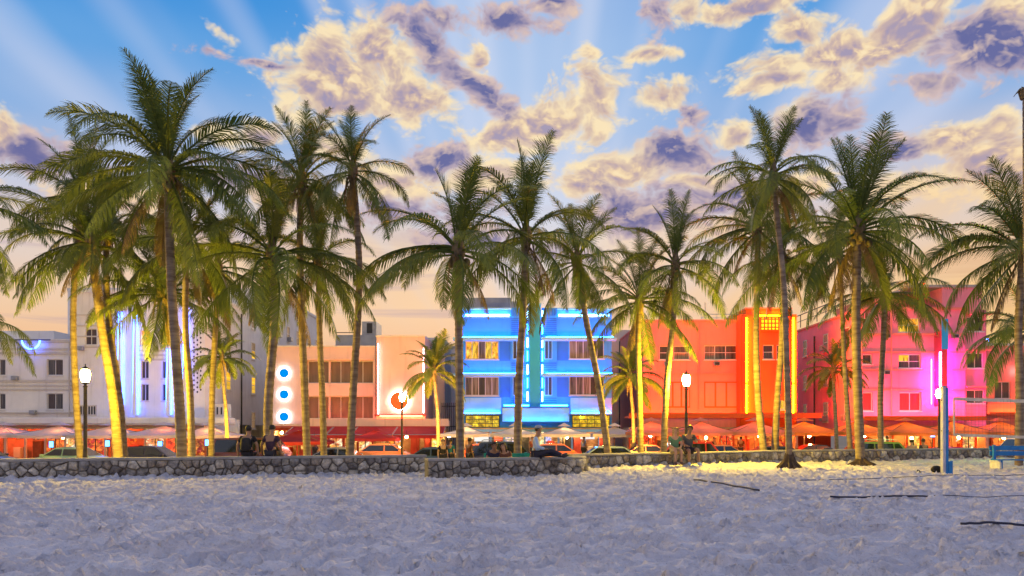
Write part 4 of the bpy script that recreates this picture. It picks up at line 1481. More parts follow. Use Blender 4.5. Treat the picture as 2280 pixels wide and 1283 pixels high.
# fluted panels beside the column
for (a, b) in ((1137.5, 1176), (1206, 1240)):
    p = h.box('fluted_panel', a, 686, b, 908, M_blue, D3, -.10, 0)
    for k in range(9):
        x = a + (b - a) * (k + .5) / 9
        h.box('flute', x - 1, 689, x + 1, 704, M_blue_deep, D3, -.16, -.10, p)
    for k in range(9):
        h.box('fluting_band', a + 1, 709 + k * 4.4, b - 1, 711.2 + k * 4.4, M_blue_deep, D3, -.16, -.10, p)
    for k in range(4):
        h.box('fluting_band', a + 1, 808 + k * 5, b - 1, 810.2 + k * 5, M_blue_deep, D3, -.16, -.10, p)
        h.box('fluting_band', a + 1, 886 + k * 5, b - 1, 888.2 + k * 5, M_blue_deep, D3, -.16, -.10, p)
    for py in (757, 838):
        q = (a + 4, py, a + 22, py + 43) if a < 1200 else (b - 28, py, b - 10, py + 43)
        h.window(*q, cols=2, panes=[PANE_DK[0], curtain('glass_teal', '0c2a3a', '1c5a7a')], frame=M_blue_pale, D=D3 - .25, rev=.2, sill=False)
c = h.box('column', 1178, 677, 1204, 908, M_cyan, 63.9, 0, 1.1, bev=.05)
h.box('column_cap', 1176.5, 674.5, 1205.5, 678, M_blue_pale, 63.8, 0, 1.2, c)
for px in (1174.5, 1207.5):
    for k in range(7):
        y = 692 + k * 30
        h.mb().tube([PT(px, y, 64.55), PT(px, y + 22, 64.55)], .055, 6).build('neon_tube', N_ICE if k % 2 == 0 else N_CYAN, c)
h.box('marquee', 1118, 908, 1268, 940, M_blue_pale, 62.6, 0, 2.3, bev=.05)
h.box('marquee_visor', 1118, 941, 1268, 943, M_blue_deep, 61.9, 0, .7)
neon_h(h, 1124, 1262, 940.4, 62.2, glow('added_marquee_wash', (.02, .35, 1.0), 60), .04)  # strip added to give the marquee its blue light
h.box('visor_lip', 1118, 938.6, 1268, 941, M_blue_deep, 61.9, 0, .06)
h.box('marquee_edge', 1117, 905.5, 1269, 908, M_blue_deep, 62.55, 0, 2.4)
for (a, b) in ((1118, 1268),):
    neon_h(h, a + 4, b - 4, 903, 64.2, N_CYAN, .06)
for (a, b) in ((1032, 1116), (1270, 1362)):
    h.box('lower_band', a, 886, b, 919, M_blue_pale, D3, -.10, 0)
    neon_h(h, a + 2, b - 2, 919.8, D3 - .25, N_CYAN, .05)
    e = h.box('shop_lintel', a, 921, b, 924, M_blue_pale, D3, -.4, 0)
    h.window(a + 4, 925, b - 4, 952, cols=5, rows=3, panes=PANE_YEL, D=D3 - .2, rev=.16, sill=False, fw=.05, frame=M_dark)
storefront(h, 1030, 1362, 64.4, 11, SHOP_BRIGHT, 956, 3, M_blue_pale, (1, .58, .2), 230)
# small signs on the shop fronts
h.box('white_banner', 1056, 971, 1088, 983, glow('banner_white', (1, .97, .9), 1.0, False), 62.8, 0, .08)
h.box('white_banner', 1292, 971, 1324, 978, glow('banner_white', (1, .97, .9), 1.0, False), 62.8, 0, .08)

# ================================================================ 4  pink hotel with the orange neon tower
h = Hotel('pink hotel washed orange by yellow tower neon and added canopy strips', 66.0, 1600)
D4 = 66.0
W4 = [(1468, 770, 1497, 801), (1500, 770, 1536, 801), (1568, 769, 1641, 801)]
P4 = [(1568, 850, 1641, 908), (1478, 850, 1536, 908)]
h.wall('wall', 1432, 716, 1648, 955, M_pink, W4, depth=14)
h.box('coping', 1430, 712, 1648, 716, M_pink, D4, -.1, 14)
h.window(*W4[0], cols=1, rows=2, panes=PANE_DK)
h.window(*W4[1], cols=1, rows=2, panes=[PANE_DK[2], PANE_CUR[0]])
h.window(*W4[2], cols=3, rows=2, panes=[PANE_DK[2], PANE_CUR[0], PANE_DK[1]])
for p in P4:
    f = h.box('shutter_panel', *p, M_orange, D4, -.06, 0)
    for k in range(3):
        w = (p[2] - p[0]) / 3
        h.box('shutter', p[0] + w * k + 2, p[1] + 3, p[0] + w * (k + 1) - 2, p[3] - 3, M_pink, D4, -.10, -.06, f)
h.box('string_course', 1432, 914, 1648, 920, M_pink, D4, -.15, 0)
h.box('string_course', 1432, 830, 1648, 833, M_pink, D4, -.08, 0)
rl = h.tube('roof_railing', [PT(1560, 700, 67), PT(1648, 700, 67)], .04, M_frame_w, 5)
h.mb().tube([PT(1560, 708, 67), PT(1648, 708, 67)], .03, 5).build('rail', M_frame_w, rl)
for k in range(6):
    h.mb().tube([PT(1562 + k * 17, 698, 67), PT(1562 + k * 17, 716, 67)], .03, 5).build('post', M_frame_w, rl)
h.tube('mast', [PT(1570, 674, 67.5), PT(1570, 716, 67.5)], .07, M_frame_w, 6)
DT = 64.8
WT = [(1699, 768, 1723, 800), (1729, 768, 1752, 800)]
h.wall('tower', 1648.5, 700, 1774, 955, M_orange, WT + [(1726, 892, 1748, 912)], D=DT, depth=13)
h.window(*WT[0], cols=1, rows=2, panes=PANE_DK, D=DT)
h.window(*WT[1], cols=1, rows=2, panes=PANE_DK, D=DT)
h.window(1726, 892, 1748, 912, cols=2, panes=PANE_LIT, D=DT)
h.box('tower_panel', 1697, 848, 1756, 912, M_pink, DT, -.06, 0) if False else None
h.box('tower_top', 1662, 688, 1762, 700, M_orange, DT, .1, 8)
h.box('tower_cap', 1660, 685, 1764, 688, M_pink, DT, 0, 8.2)
sg = h.box('lattice_sign', 1690, 706, 1748, 738, M_orange, DT, -.30, 0)
for k in range(7):
    h.box('sign_bar', 1693 + k * 8, 709, 1697.5 + k * 8, 735, glow('sign_yellow', (1.0, .42, .01), 3.0), DT, -.36, -.30, sg)
for k in range(3):
    h.box('sign_crossbar', 1692, 711 + k * 9, 1746, 713.5 + k * 9, M_orange, DT, -.40, -.36, sg)
for px in (1662, 1766):
    a = px
    f = h.box('tower_pilaster', px - 9, 703, px - 4 if px < 1700 else px - 5, 930, M_orange, DT, -.35, 0)
    for (y0, y1) in ((708, 852), (856, 926)):
        h.mb().tube([PT(px, y0, DT - .22), PT(px, (y0 + y1) / 2, DT - .22), PT(px, y1, DT - .22)], .075, 6).build('neon_tube', N_ORANGE, f)
neon_h(h, 1690, 1748, 703, DT - .25, N_ORANGE, .05)
for (a, b) in ((1405, 1500), (1505, 1600), (1605, 1700), (1705, 1825)):
    neon_h(h, a, b, 924.5, 63.0, glow('added_canopy_wash', (1.0, .050, .002), 430), .07)  # unseen strips added on the canopy to wash the wall red-orange
h.box('strip_hiding_lip', 1400.5, 919.5, 1829.5, 926, M_orange, 62.52, 0, .10)  # added lip, keeps the canopy strips out of view
h.box('entrance_canopy', 1400, 926, 1830, 931, M_orange, 62.5, 0, 2.2)
storefront(h, 1400, 1775, 64.2, 13, SHOP_RED + SHOP_WARM, 955, 4, M_orange, (1, .26, .04), 330)
for px in (1556, 1445):
    h.tube('rain_pipe', [PT(px, 722, D4 - .1), PT(px, 910, D4 - .1)], .05, M_pink, 6)
for (a, b) in ((1478, 806), (1588, 806)):
    u = h.box('air_conditioner', a, b, a + 13, b + 9, M_metal, D4, -.35, 0, bev=.02)
    h.box('grille', a + 1.5, b + 1.5, a + 11.5, b + 7.5, M_dark, D4, -.365, -.35, u)
# big red-orange market canopies of its terrace are separate parasols (below)

# ================================================================ 5  hot pink hotel
h = Hotel('hot pink hotel with magenta neon fin and lit yellow windows', 62.0, 2050)
D5 = 62.0
W5 = [(2000, 708, 2048, 740), (2001, 789, 2050, 820), (2003, 874, 2051, 915), (1921, 708, 1941, 740), (1921, 789, 1942, 811), (1921, 874, 1943, 915)]
h.wall('wall', 1919, 690, 2150, 955, M_hotpink, W5, depth=16)
h.window(*W5[0], cols=2, rows=2, panes=PANE_LIT, sill=True)
h.window(*W5[1], cols=2, rows=2, panes=[PANE_LIT[1], PANE_DK[1]], rg=random.Random(12))
h.window(*W5[2], cols=2, panes=[curtain('glass_red', '5a0a08', '8a1a10')])
for o in W5[3:]:
    h.window(*o, cols=1, panes=[PANE_DK[1], curtain('glass_red', '5a0a08', '8a1a10')])
for a, b in ((742, 747), (822, 826), (866, 870), (783, 786)):
    h.box('band', 1917, a, 2150, b, M_pink, D5, -.12, 0)
h.box('coping', 1916, 685, 2150, 690, M_pink, D5, -.15, 16.2)
h.box('upper_wall', 2098, 640, 2186, 690, M_hotpink, D5 + .2, 0, 12)
h.box('upper_coping', 2030, 634, 2188, 640, M_grey, D5 + .1, 0, 12.2)
h.box('upper_wall', 1960, 652, 2097.5, 685, M_pink, D5 + 3, 0, 9)
W5r = [(2147, 706, 2192, 738), (2150, 786, 2194, 820), (2148, 868, 2198, 898)]
h.wall('corner_wall', 2150.5, 690, 2196, 955, M_hotpink, [(2153, 706, 2190, 738), (2154, 786, 2190, 820), (2152, 868, 2192, 898)], D=D5 + .3, depth=12)
for o in [(2153, 706, 2190, 738), (2154, 786, 2190, 820), (2152, 868, 2192, 898)]:
    h.window(*o, cols=2, panes=[PANE_DK[0], PANE_DK[2]], D=D5 + .3)
    h.box('eyebrow', 2146, o[1] - 7, 2202, o[1] - 4, M_pink, D5 + .3, -.7, 0)
# fin with neon
f = h.box('fin', 2080, 740, 2092, 905, mat('fin_red', (.5, .06, .10), .7, .08, 1.0), D5, -1.1, 0)
h.box('fin_top', 2080, 700, 2092, 782, M_cyan, D5 - .02, -1.12, -1.08, f) if False else h.box('fin_top', 2079.5, 715, 2092.5, 781, M_cyan, D5, -1.2, -1.1, f)
h.mb().tube([PT(2094, 784, D5 - 1.0), PT(2094, 830, D5 - 1.0), PT(2094, 878, D5 - 1.0)], .085, 6).build('neon_tube', N_VIOLET, f)
h.mb().tube([PT(2096, 770, D5 - .9), PT(2096, 830, D5 - .9), PT(2096, 900, D5 - .9)], .06, 6).build('neon_tube', N_MAG, f)
h.mb().tube([PT(2074, 800, D5 - .4), PT(2074, 850, D5 - .4), PT(2074, 900, D5 - .4)], .02, 6).build('neon_tube', N_MAG, f)
h.mb().tube([PT(2106, 775, D5 - .7), PT(2106, 840, D5 - .7), PT(2106, 905, D5 - .7)], .05, 6).build('neon_tube', N_MAG, f)
h.tube('warning_light', [PT(2056, 630, D5 + 2), PT(2056, 634, D5 + 2)], .12, glow('red_lamp', (1, .05, .02), 6), 6)
for (a, b) in ((1925, 2010), (2015, 2075), (2098, 2150), (2155, 2196)):
    neon_h(h, a, b, 931, D5 - 2.2, glow('added_terrace_wash', (1.0, .06, .10), 430), .06)  # unseen strips added to wash the lower floors pink
h.box('strip_hiding_lip', 1922.5, 926.5, 2197.5, 932, M_orange, 59.42, 0, .1)  # added lip in front of the terrace strips
h.box('terrace_canopy', 1922, 932, 2198, 936, M_orange, 59.4, 0, 2.5)
for (a, b) in ((1964, 826), (2116, 745), (1964, 745)):
    u = h.box('air_conditioner', a, b, a + 14, b + 9, M_metal, D5, -.4, 0, bev=.02)
    h.box('grille', a + 1.5, b + 1.5, a + 12, b + 7.5, M_dark, D5, -.415, -.4, u)
h.tube('rain_pipe', [PT(1985, 692, D5 - .16), PT(1985, 925, D5 - .16)], .05, M_pink, 6)
# alley side
X5 = WX(1919, D5)
for (ya, yb) in ((64.2, 65.2), (68.6, 69.6), (73.5, 74.4)):
    for (za, zb) in ((2.2, 3.9), (5.3, 6.6), (8.4, 9.9)):
        h.side_window(X5, ya, yb, za, zb, -1, panes=[PANE_DK[1], curtain('glass_red', '5a0a08', '8a1a10')], ac=(int(ya) % 2 == 0))
h.tube('rain_pipe', [(X5 - .1, 71.5, -.6), (X5 - .1, 71.5, 10)], .07, M_dark, 6)
storefront(h, 1925, 2200, 61.6, 9, SHOP_WARM + SHOP_BRIGHT[:1], 953, 5, M_orange, (1, .34, .06), 330)
rl = h.tube('roof_railing', [(X5 - .2, 62.4, 12.4), (X5 - .2, 77, 12.4)], .05, M_dark, 5)
for k in range(8):
    h.mb().tube([(X5 - .2, 62.6 + k * 2, 11.2), (X5 - .2, 62.6 + k * 2, 12.4)], .04, 5).build('post', M_dark, rl)
h.mb().tube([(X5 - .2, 62.4, 11.8), (X5 - .2, 77, 11.8)], .03, 5).build('rail', M_dark, rl)

h = Hotel('low orange-lit block filling the alley behind the neon tower', 80, 1830, 'building')
h.mb().box(WX(1770, 80), WX(1850, 80), 80, 90, -.85, WZ(800, 80)).build('wall', M_orange, h.root)
h.mb().box(WX(1768, 80), WX(1852, 80), 79.9, 90.1, WZ(800, 80), WZ(796, 80)).build('coping', M_pink, h.root)
h.windows([], cols=1)

h = Hotel('low salmon pink building at the right edge with blue neon squiggle', 66, 2260, 'building')
ops = [(2215, 850, 2250, 888), (2275, 850, 2310, 888)]
h.wall('wall', 2198, 770, 2420, 955, M_pink, ops, D=66, depth=12)
h.windows(ops, cols=2, panes=PANE_DK)
h.box('coping', 2196, 765, 2422, 770, M_cream, 66, -.1, 12.1)
h.tube('neon_squiggle', [PT(2190 + k * 1.6, 757 + (2 if k % 2 else -2), 65.6) for k in range(9)], .04, N_BLUE2, 5)
h.tube('neon_squiggle', [PT(2262 + k * 2, 826 + (7 if k % 2 else -7), 65.6) for k in range(8)], .04, N_PINK, 5)
storefront(h, 2205, 2420, 65.6, 6, SHOP_WARM, 953, 6, M_orange, (1, .34, .06), 330)
h.box('cove', 2205, 922, 2410, 925, M_orange, 65, 0, 1)
h.box('strip_hiding_lip', 2205, 918, 2410, 922, M_orange, 65, 0, .08)
neon_h(h, 2210, 2400, 920.5, 65.4, glow('neon_amber', (1.0, .20, .02), 70), .05)

# ---------------------------------------------------------------- street lamps
M_post = mat('lamp_post_iron', (0.035, 0.03, 0.03), 0.5, 0.2, 4.0)


def street_lamp(px, py, D, label, col, strength, base_z):
    g = PT(px, py, D)
    root = empty('street_lamp', (g.x, D, base_z), label, 'street lamp', 'lamp posts along the park')
    off = root.location
    H = g.z - base_z
    MB().lathe([(.20, 0), (.20, .12), (.15, .18), (.14, .5), (.10, .62), (.075, .75), (.062, H * .6), (.055, H - .42), (.085, H - .40), (.05, H - .36), (.05, H - .30), (.14, H - .27), (.14, H - .24)], (0, 0, 0), 12).build('post', M_post, root, True)
    gl = MB().lathe([(.09, -.24), (.13, -.17), (.155, -.06), (.16, .04), (.14, .14), (.10, .2)], (0, 0, H), 10).build('globe', glow('lamp_%s' % label[:14], col, strength), root, True)
    MB().lathe([(.15, .2), (.13, .24), (.06, .29), (.02, .31), (.015, .40)], (0, 0, H), 10).build('cap', M_post, gl, True)
    return root


street_lamp(190, 836, 27.4, 'lit street lamp with white-hot yellow globe by the leftmost trunks', (1.0, 0.62, 0.015), 4300, -0.95)
street_lamp(1528, 846, 31.6, 'lit street lamp with warm globe above the seated couple', (1.0, 0.62, 0.02), 720, -0.85)
street_lamp(895, 885, 45.5, 'street lamp standing in front of the round neon sign', (1.0, 0.72, 0.42), 800, -0.83)
street_lamp(2091, 876, 41.0, 'street lamp with greenish white globe behind the volleyball post', (0.6, 1.0, 0.12), 800, -0.83)

# ---------------------------------------------------------------- cafe parasols
M_canvas = mat('parasol_canvas', (0.70, 0.65, 0.62), 0.9, 0.06, 1.5, trans=0.40)
M_canvas_o = mat('parasol_orange', (0.80, 0.30, 0.08), 0.9, 0.06, 1.5, trans=0.45)
M_canvas_s = mat('parasol_salmon', (0.78, 0.34, 0.24), 0.9, 0.06, 1.5, trans=0.45)
M_canvas_r = mat('parasol_red', (0.45, 0.04, 0.05), 0.9, 0.08, 1.5, trans=0.45)
M_wood = mat('pole_wood', (0.22, 0.13, 0.07), 0.6, 0.2, 4.0)


def parasol(px, D, half, peak, eave, m, label, group, vent=True):
    x = WX(px, D)
    zt, ze = WZ(peak, D), WZ(eave, D)
    root = empty('cafe_parasol', (x, D, -.82), label, 'parasol', group)
    o = root.location
    ch = MB(o)
    n = 6
    vs_, fs_ = [], []
    cor = [(-half, -half), (half, -half), (half, half), (-half, half)]
    for k in range(4):
        a, b = cor[k], cor[(k + 1) % 4]
        base = len(vs_)
        for i in range(n + 1):
            t = i / n
            for j in range(n + 1):
                u = j / n
                ex, ey = a[0] + (b[0] - a[0]) * u, a[1] + (b[1] - a[1]) * u
                sag = -.10 * sin(pi * u) * t * (zt - ze) - .12 * sin(pi * t) * (zt - ze)
                pull = 1 - .05 * sin(pi * u) * t
                vs_.append((x + ex * t * pull, D + ey * t * pull, zt + (ze - zt) * t + sag))
        for i in range(n):
            for j in range(n):
                q = base + i * (n + 1) + j
                fs_.append((q, q + n + 1, q + n + 2, q + 1))
    ch.add(vs_, fs_)
    c = ch.build('canopy', m, root, True)
    va = MB(o)
    for k in range(4):
        a, b = cor[k], cor[(k + 1) % 4]
        pts = []
        for j in range(9):
            u = j / 8
            pull = 1 - .05 * sin(pi * u)
            pts.append((x + (a[0] + (b[0] - a[0]) * u) * pull, D + (a[1] + (b[1] - a[1]) * u) * pull, ze - .10 * sin(pi * u) * (zt - ze) + .01))
        for j in range(8):
            p, q = pts[j], pts[j + 1]
            va.add([p, q, (q[0], q[1], q[2] - .2 - .03 * (j % 2)), (p[0], p[1], p[2] - .2 - .03 * ((j + 1) % 2))], [(0, 1, 2, 3)])
    va.build('valance', m, c)
    if vent:
        v = MB(o)
        hv = half * .26
        zv = zt + .28
        v.add([(x - hv, D - hv, zt + .02), (x + hv, D - hv, zt + .02), (x + hv, D + hv, zt + .02), (x - hv, D + hv, zt + .02), (x, D, zv)], [(0, 1, 4), (1, 2, 4), (2, 3, 4), (3, 0, 4)])
        v.build('vent_cap', m, c)
    MB(o).tube([(x, D, -.82), (x, D, zt + .2)], .035, 7).build('pole', M_wood, root)
    MB(o).box(x - .35, x + .35, D - .35, D + .35, -.82, -.70, .03).build('base', M_dark, root)
    for a in cor:
        MB(o).tube([(x, D, zt - .1), (x + a[0] * .97, D + a[1] * .97, ze - .02)], .018, 4).build('rib', M_wood, root)


gl_, gb_, go_ = 'white parasols of the left hotel terrace', 'pale parasols of the blue hotel terrace', 'orange parasols of the pink hotel terraces'
for px, hf, t in ((8, 2.3, 'leftmost white cafe parasol at the picture edge'), (132, 2.4, 'white cafe parasol above the lime green car'), (248, 2.3, 'white cafe parasol behind the yellow-lit trunk'), (366, 2.5, 'white cafe parasol behind the tallest palm trunk'), (464, 2.0, 'white cafe parasol at the right end of the white hotel')):
    parasol(px, 58.0, hf, 948, 968, M_canvas, t, gl_)
parasol(665, 53.5, 2.0, 959, 982, M_canvas_r, 'dark red parasol right of the two men on the wall', 'red parasols')
parasol(835, 57.0, 1.7, 958, 975, M_canvas_r, 'red parasol under the windows of the rose hotel', 'red parasols')
for px, t in ((1038, 'pale parasol at the left corner of the blue hotel'), (1146, 'pale parasol left of the blue hotel entrance'), (1256, 'pale parasol right of the blue hotel entrance'), (1368, 'pale parasol at the right corner of the blue hotel')):
    parasol(px, 57.5, 1.75, 950, 966, M_canvas, t, gb_)
for px, m, t in ((1450, M_canvas_s, 'salmon parasol behind the seated couple'), (1560, M_canvas_s, 'salmon parasol right of the warm street lamp'), (1680, M_canvas_s, 'salmon parasol left under the orange neon tower'), (1790, M_canvas_o, 'orange parasol right under the neon tower'),
                 (1905, M_canvas_o, 'orange parasol behind the stout palm trunk'), (2015, M_canvas_o, 'orange parasol below the red-lit window'), (2120, M_canvas_o, 'orange parasol behind the volleyball post'), (2225, M_canvas_o, 'orange parasol behind the volleyball net')):
    parasol(px, 57.5, 2.15, 938, 962, m, t, go_)

# lanterns hanging under the parasols
rg = random.Random(21)


def lantern(px, py, D, col, st, label, r=.11):
    p = PT(px, py, D)
    root = empty('hanging_lantern', (p.x, D, p.z - r), label, 'lantern', 'lanterns of the cafe terraces')
    b = MB().ball((0, 0, r), r, 8, 6).build('bulb', glow('lantern_%.2f_%.2f_%d' % (col[1], col[2], st), col, st), root)
    MB().tube([(0, 0, 2 * r), (0, 0, 2 * r + .35)], .012, 4).lathe([(.05, 2 * r - .02), (.06, 2 * r + .03), (.02, 2 * r + .07)], (0, 0, 0), 8).build('cord', M_dark, root)


RED_L, ORA_L, WARM_L = (1.0, .20, .06), (1.0, .34, .08), (1.0, .62, .25)
for px, c, st, t in ((20, RED_L, 70, 'red lantern under the leftmost parasols'), (140, ORA_L, 70, 'orange lantern left of the lamp post'), (262, ORA_L, 70, 'orange lantern right of the yellow-lit trunk'), (372, RED_L, 70, 'red lantern behind the tallest palm trunk'), (470, ORA_L, 90, 'orange lantern at the foot of the small yellow palm'),
                     (560, WARM_L, 70, 'warm lantern above the seated men'), (700, WARM_L, 80, 'warm lantern between the beige hotel trunks'), (815, WARM_L, 80, 'warm lantern right of the bowed palm'), (905, RED_L, 90, 'red lantern beneath the round neon sign'),
                     (1000, WARM_L, 50, 'warm lantern by the iron gate'), (1046, WARM_L, 55, 'warm lantern under the left corner parasol of the blue hotel'), (1156, WARM_L, 55, 'warm lantern at the blue hotel entrance'), (1262, WARM_L, 55, 'warm lantern right of the blue hotel entrance'),
                     (1448, RED_L, 110, 'red lantern behind the seated couple'), (1572, RED_L, 110, 'red lantern right of the warm street lamp'), (1690, RED_L, 110, 'red lantern left under the neon tower'), (1802, ORA_L, 120, 'orange lantern left of the stout palm'),
                     (1925, ORA_L, 120, 'orange lantern beneath the pink hotel windows'), (2030, ORA_L, 120, 'orange lantern left of the volleyball post'), (2135, ORA_L, 120, 'orange lantern behind the net'), (2235, ORA_L, 100, 'orange lantern at the right edge')):
    lantern(px, 973 + rg.uniform(-3, 3), 57.3, c, int(st * 3.6), t)

# blue menu lamps
for px, py, t in ((115, 990, 'small blue lit menu stand above the lime green car'), (240, 988, 'small blue lit menu stand beside the yellow-lit trunk'), (357, 990, 'small blue lit menu stand behind the tallest trunk'), (462, 986, 'small blue lit menu stand right of the white parasols'), (2076, 967, 'round blue lit sign left of the volleyball post')):
    p = PT(px, py, 56.0)
    r = empty('menu_stand', (p.x, 56.0, -.82), t, 'menu stand', 'blue menu stands on the pavement')
    MB().tube([(0, 0, 0), (0, 0, p.z + .82 - .15)], .03, 6).box(-.22, .22, -.16, .16, 0, .05).build('stand', M_dark, r)
    b = MB().box(-.19, .19, -.05, .05, p.z + .82 - .25, p.z + .82 + .28, .02).build('sign_box', mat('sign_case', (.05, .06, .2), .4, .1, 3), r)
    MB().box(-.15, .15, -.062, -.05, p.z + .82 - .2, p.z + .82 + .22).build('sign_face', glow('menu_blue', (.12, .38, 1.0), 5, False), b)

# ---------------------------------------------------------------- cars
M_tyre = mat('tyre_rubber', (0.02, 0.02, 0.02), 0.85, 0.2, 6.0)
M_rim = mat('rim_alloy', (0.5, 0.5, 0.52), 0.3, 0.1, 3.0, metal=0.9)
M_glass = mat('car_glass', (0.012, 0.014, 0.016), 0.04, 0.1, 1.0, spec=0.8)
M_lamp_r = mat('tail_lamp', (0.5, 0.02, 0.02), 0.2, 0.1, 3.0, coat=0.5)
M_lamp_w = mat('head_lamp', (0.8, 0.8, 0.78), 0.1, 0.05, 3.0, coat=0.8)
N_TAIL = glow('tail_lamp_lit', (1.0, .03, .02), 30)


def car(label, px, D, col, kind='sedan', flip=False, z=STREET, lit=False, rough=0.3):
    x = WX(px, D)
    root = empty('parked_car' if D < 46 or D > 51 else 'passing_car', (x, D, z), label, 'car', 'cars along the street', pi if flip else 0)
    paint = mat('car_paint_' + label[:24], col, rough, 0.04, 1.0, coat=0.8)
    if kind == 'suv':
        belt, roof, L = 1.05, 1.74, 2.35
        xs = (1.15, .45, -1.65, -2.15)
    elif kind == 'hatch':
        belt, roof, L = .95, 1.50, 2.1
        xs = (1.05, .25, -1.2, -1.95)
    elif kind == 'van':
        belt, roof, L = 1.10, 1.95, 2.45
        xs = (1.75, 1.05, -2.1, -2.38)
    else:
        belt, roof, L = .93, 1.44, 2.3
        xs = (.95, .15, -.95, -1.75)
    W = .9
    st = [(-L, .55, .78), (-L + .08, .72, .84), (-L + .35, belt - .04, .89), (xs[3], belt - .01, .90), (-.6, belt, .90), (.6, belt - .01, .90), (xs[0], belt - .03, .90), (L - .75, belt - .17, .88), (L - .25, belt - .27, .83), (L - .05, .62, .74), (L, .5, .66)]
    vs_, fs_ = [], []
    for (a, zt, w) in st:
        zb = .26 if abs(a) > L - .15 else .20
        ring = [(-w * .9, zb), (-w * .99, zb + .15), (-w, zb + (zt - zb) * .55), (-w * .965, zt - .06), (-w * .86, zt), (w * .86, zt), (w * .965, zt - .06), (w, zb + (zt - zb) * .55), (w * .99, zb + .15), (w * .9, zb)]
        vs_ += [(a, y, q) for y, q in ring]
    n = 10
    for i in range(len(st) - 1):
        for k in range(n):
            fs_.append((i * n + k, (i + 1) * n + k, (i + 1) * n + (k + 1) % n, i * n + (k + 1) % n))
    fs_.append(tuple(range(n)))
    fs_.append(tuple((len(st) - 1) * n + k for k in range(n - 1, -1, -1)))
    body = MB().add(vs_, fs_).build('body', paint, root, True)
    # cabin
    bw, tw = .80, .60
    A = [(xs[0], belt - .03), (xs[1], roof - .04), ((xs[1] + xs[2]) / 2 + .1, roof), (xs[2], roof - .05), (xs[3], belt - .02)]
    vs_, fs_ = [], []
    for i, (a, q) in enumerate(A):
        w = bw if i in (0, 4) else tw
        vs_ += [(a, -w, q - .0), (a, -w * .9, q + (.03 if 0 < i < 4 else 0)), (a, w * .9, q + (.03 if 0 < i < 4 else 0)), (a, w, q), (a, w + (0 if i in (0, 4) else .0), q)]
    # sides as belt-to-roof polygons
    cab = MB()
    top = [(a, q) for a, q in A]
    for i in range(4):
        (a0, q0), (a1, q1) = top[i], top[i + 1]
        w0 = bw if i == 0 else tw
        w1 = bw if i + 1 == 4 else tw
        cab.add([(a0, -w0, q0), (a0, w0, q0), (a1, w1, q1), (a1, -w1, q1)], [(0, 1, 2, 3)])
    for s_ in (-1, 1):
        pts = [(A[0][0], s_ * bw, A[0][1])] + [(a, s_ * tw, q) for a, q in A[1:4]] + [(A[4][0], s_ * bw, A[4][1])]
        cab.add(pts, [tuple(range(5)) if s_ > 0 else tuple(range(4, -1, -1))])
    cabin = cab.build('cabin', paint, root)
    # glass

    def side(p, s_):
        a, q = p
        t = (q - belt) / (roof - belt)
        return (a, s_ * (bw + (tw - bw) * t + .012), q)
    bl_, tl_ = belt + .05, roof - .12
    lean0 = (A[0][0] - A[1][0]) / (A[1][1] - A[0][1])
    lean1 = (A[3][0] - A[4][0]) / (A[3][1] - A[4][1])
    f0, f1 = A[0][0] - .1 - (bl_ - belt) * lean0, A[0][0] - .1 - (tl_ - belt) * lean0
    r0, r1 = A[4][0] + .1 + (bl_ - belt) * lean1, A[4][0] + .1 + (tl_ - belt) * lean1
    mid = -.25 if kind != 'van' else .2
    cuts = [mid] if kind in ('sedan', 'hatch') else [mid, mid - 1.05]
    edges_b = [f0] + cuts + [r0]
    edges_t = [f1] + cuts + [r1]
    for s_ in (-1, 1):
        for i in range(len(edges_b) - 1):
            g_ = .04
            pts = [side((edges_b[i] - g_, bl_), s_), side((edges_b[i + 1] + g_, bl_), s_), side((edges_t[i + 1] + g_, tl_), s_), side((edges_t[i] - g_, tl_), s_)]
            MB().add(pts, [(0, 1, 2, 3)]).build('side_window', M_glass, cabin)
    def endglass(i, j, s_):
        (a0, q0), (a1, q1) = A[i], A[j]
        d = Vector((a1 - a0, 0, q1 - q0))
        nn = Vector((d.z, 0, -d.x)).normalized() * s_ * .012
        p0, p1 = Vector((a0, 0, q0)) + d * .1 + nn, Vector((a0, 0, q0)) + d * .92 + nn
        MB().add([(p0.x, -.70, p0.z), (p0.x, .70, p0.z), (p1.x, .53, p1.z), (p1.x, -.53, p1.z)], [(0, 1, 2, 3)]).build('windscreen' if i == 0 else 'rear_window', M_glass, cabin)
    endglass(0, 1, 1)
    endglass(4, 3, -1)
    if kind == 'suv':
        for s_ in (-1, 1):
            MB().tube([(.3, s_ * .55, roof + .03), (.2, s_ * .55, roof + .09), (-1.5, s_ * .55, roof + .08), (-1.6, s_ * .55, roof + .02)], .022, 5).build('roof_rail', M_metal, cabin)
    for s_ in (-1, 1):
        MB().box(xs[0] - .35, xs[0] - .15, s_ * .92, s_ * 1.06, belt - .02, belt + .13, .03).build('wing_mirror', paint, root)
        MB().box(L - .22, L - .02, s_ * .42, s_ * .70, .58, .72, .03).build('headlight', M_lamp_w, root)
        MB().box(-L - .01, -L + .12, s_ * .50, s_ * .78, .66, .86, .03).build('taillight', N_TAIL if lit else M_lamp_r, root)
        for wx_ in (L - .92, -L + .88):
            t = MB().lathe([(.20, -.10), (.31, -.11), (.335, -.06), (.335, .06), (.31, .11), (.20, .10)], (wx_, s_ * .80, .335), 18, 'y').build('tyre', M_tyre, root, True)
            MB().lathe([(.06, s_ * .115), (.19, s_ * .105), (.205, s_ * .06)], (wx_, s_ * .80, .335), 12, 'y').build('rim', M_rim, t)
    return root


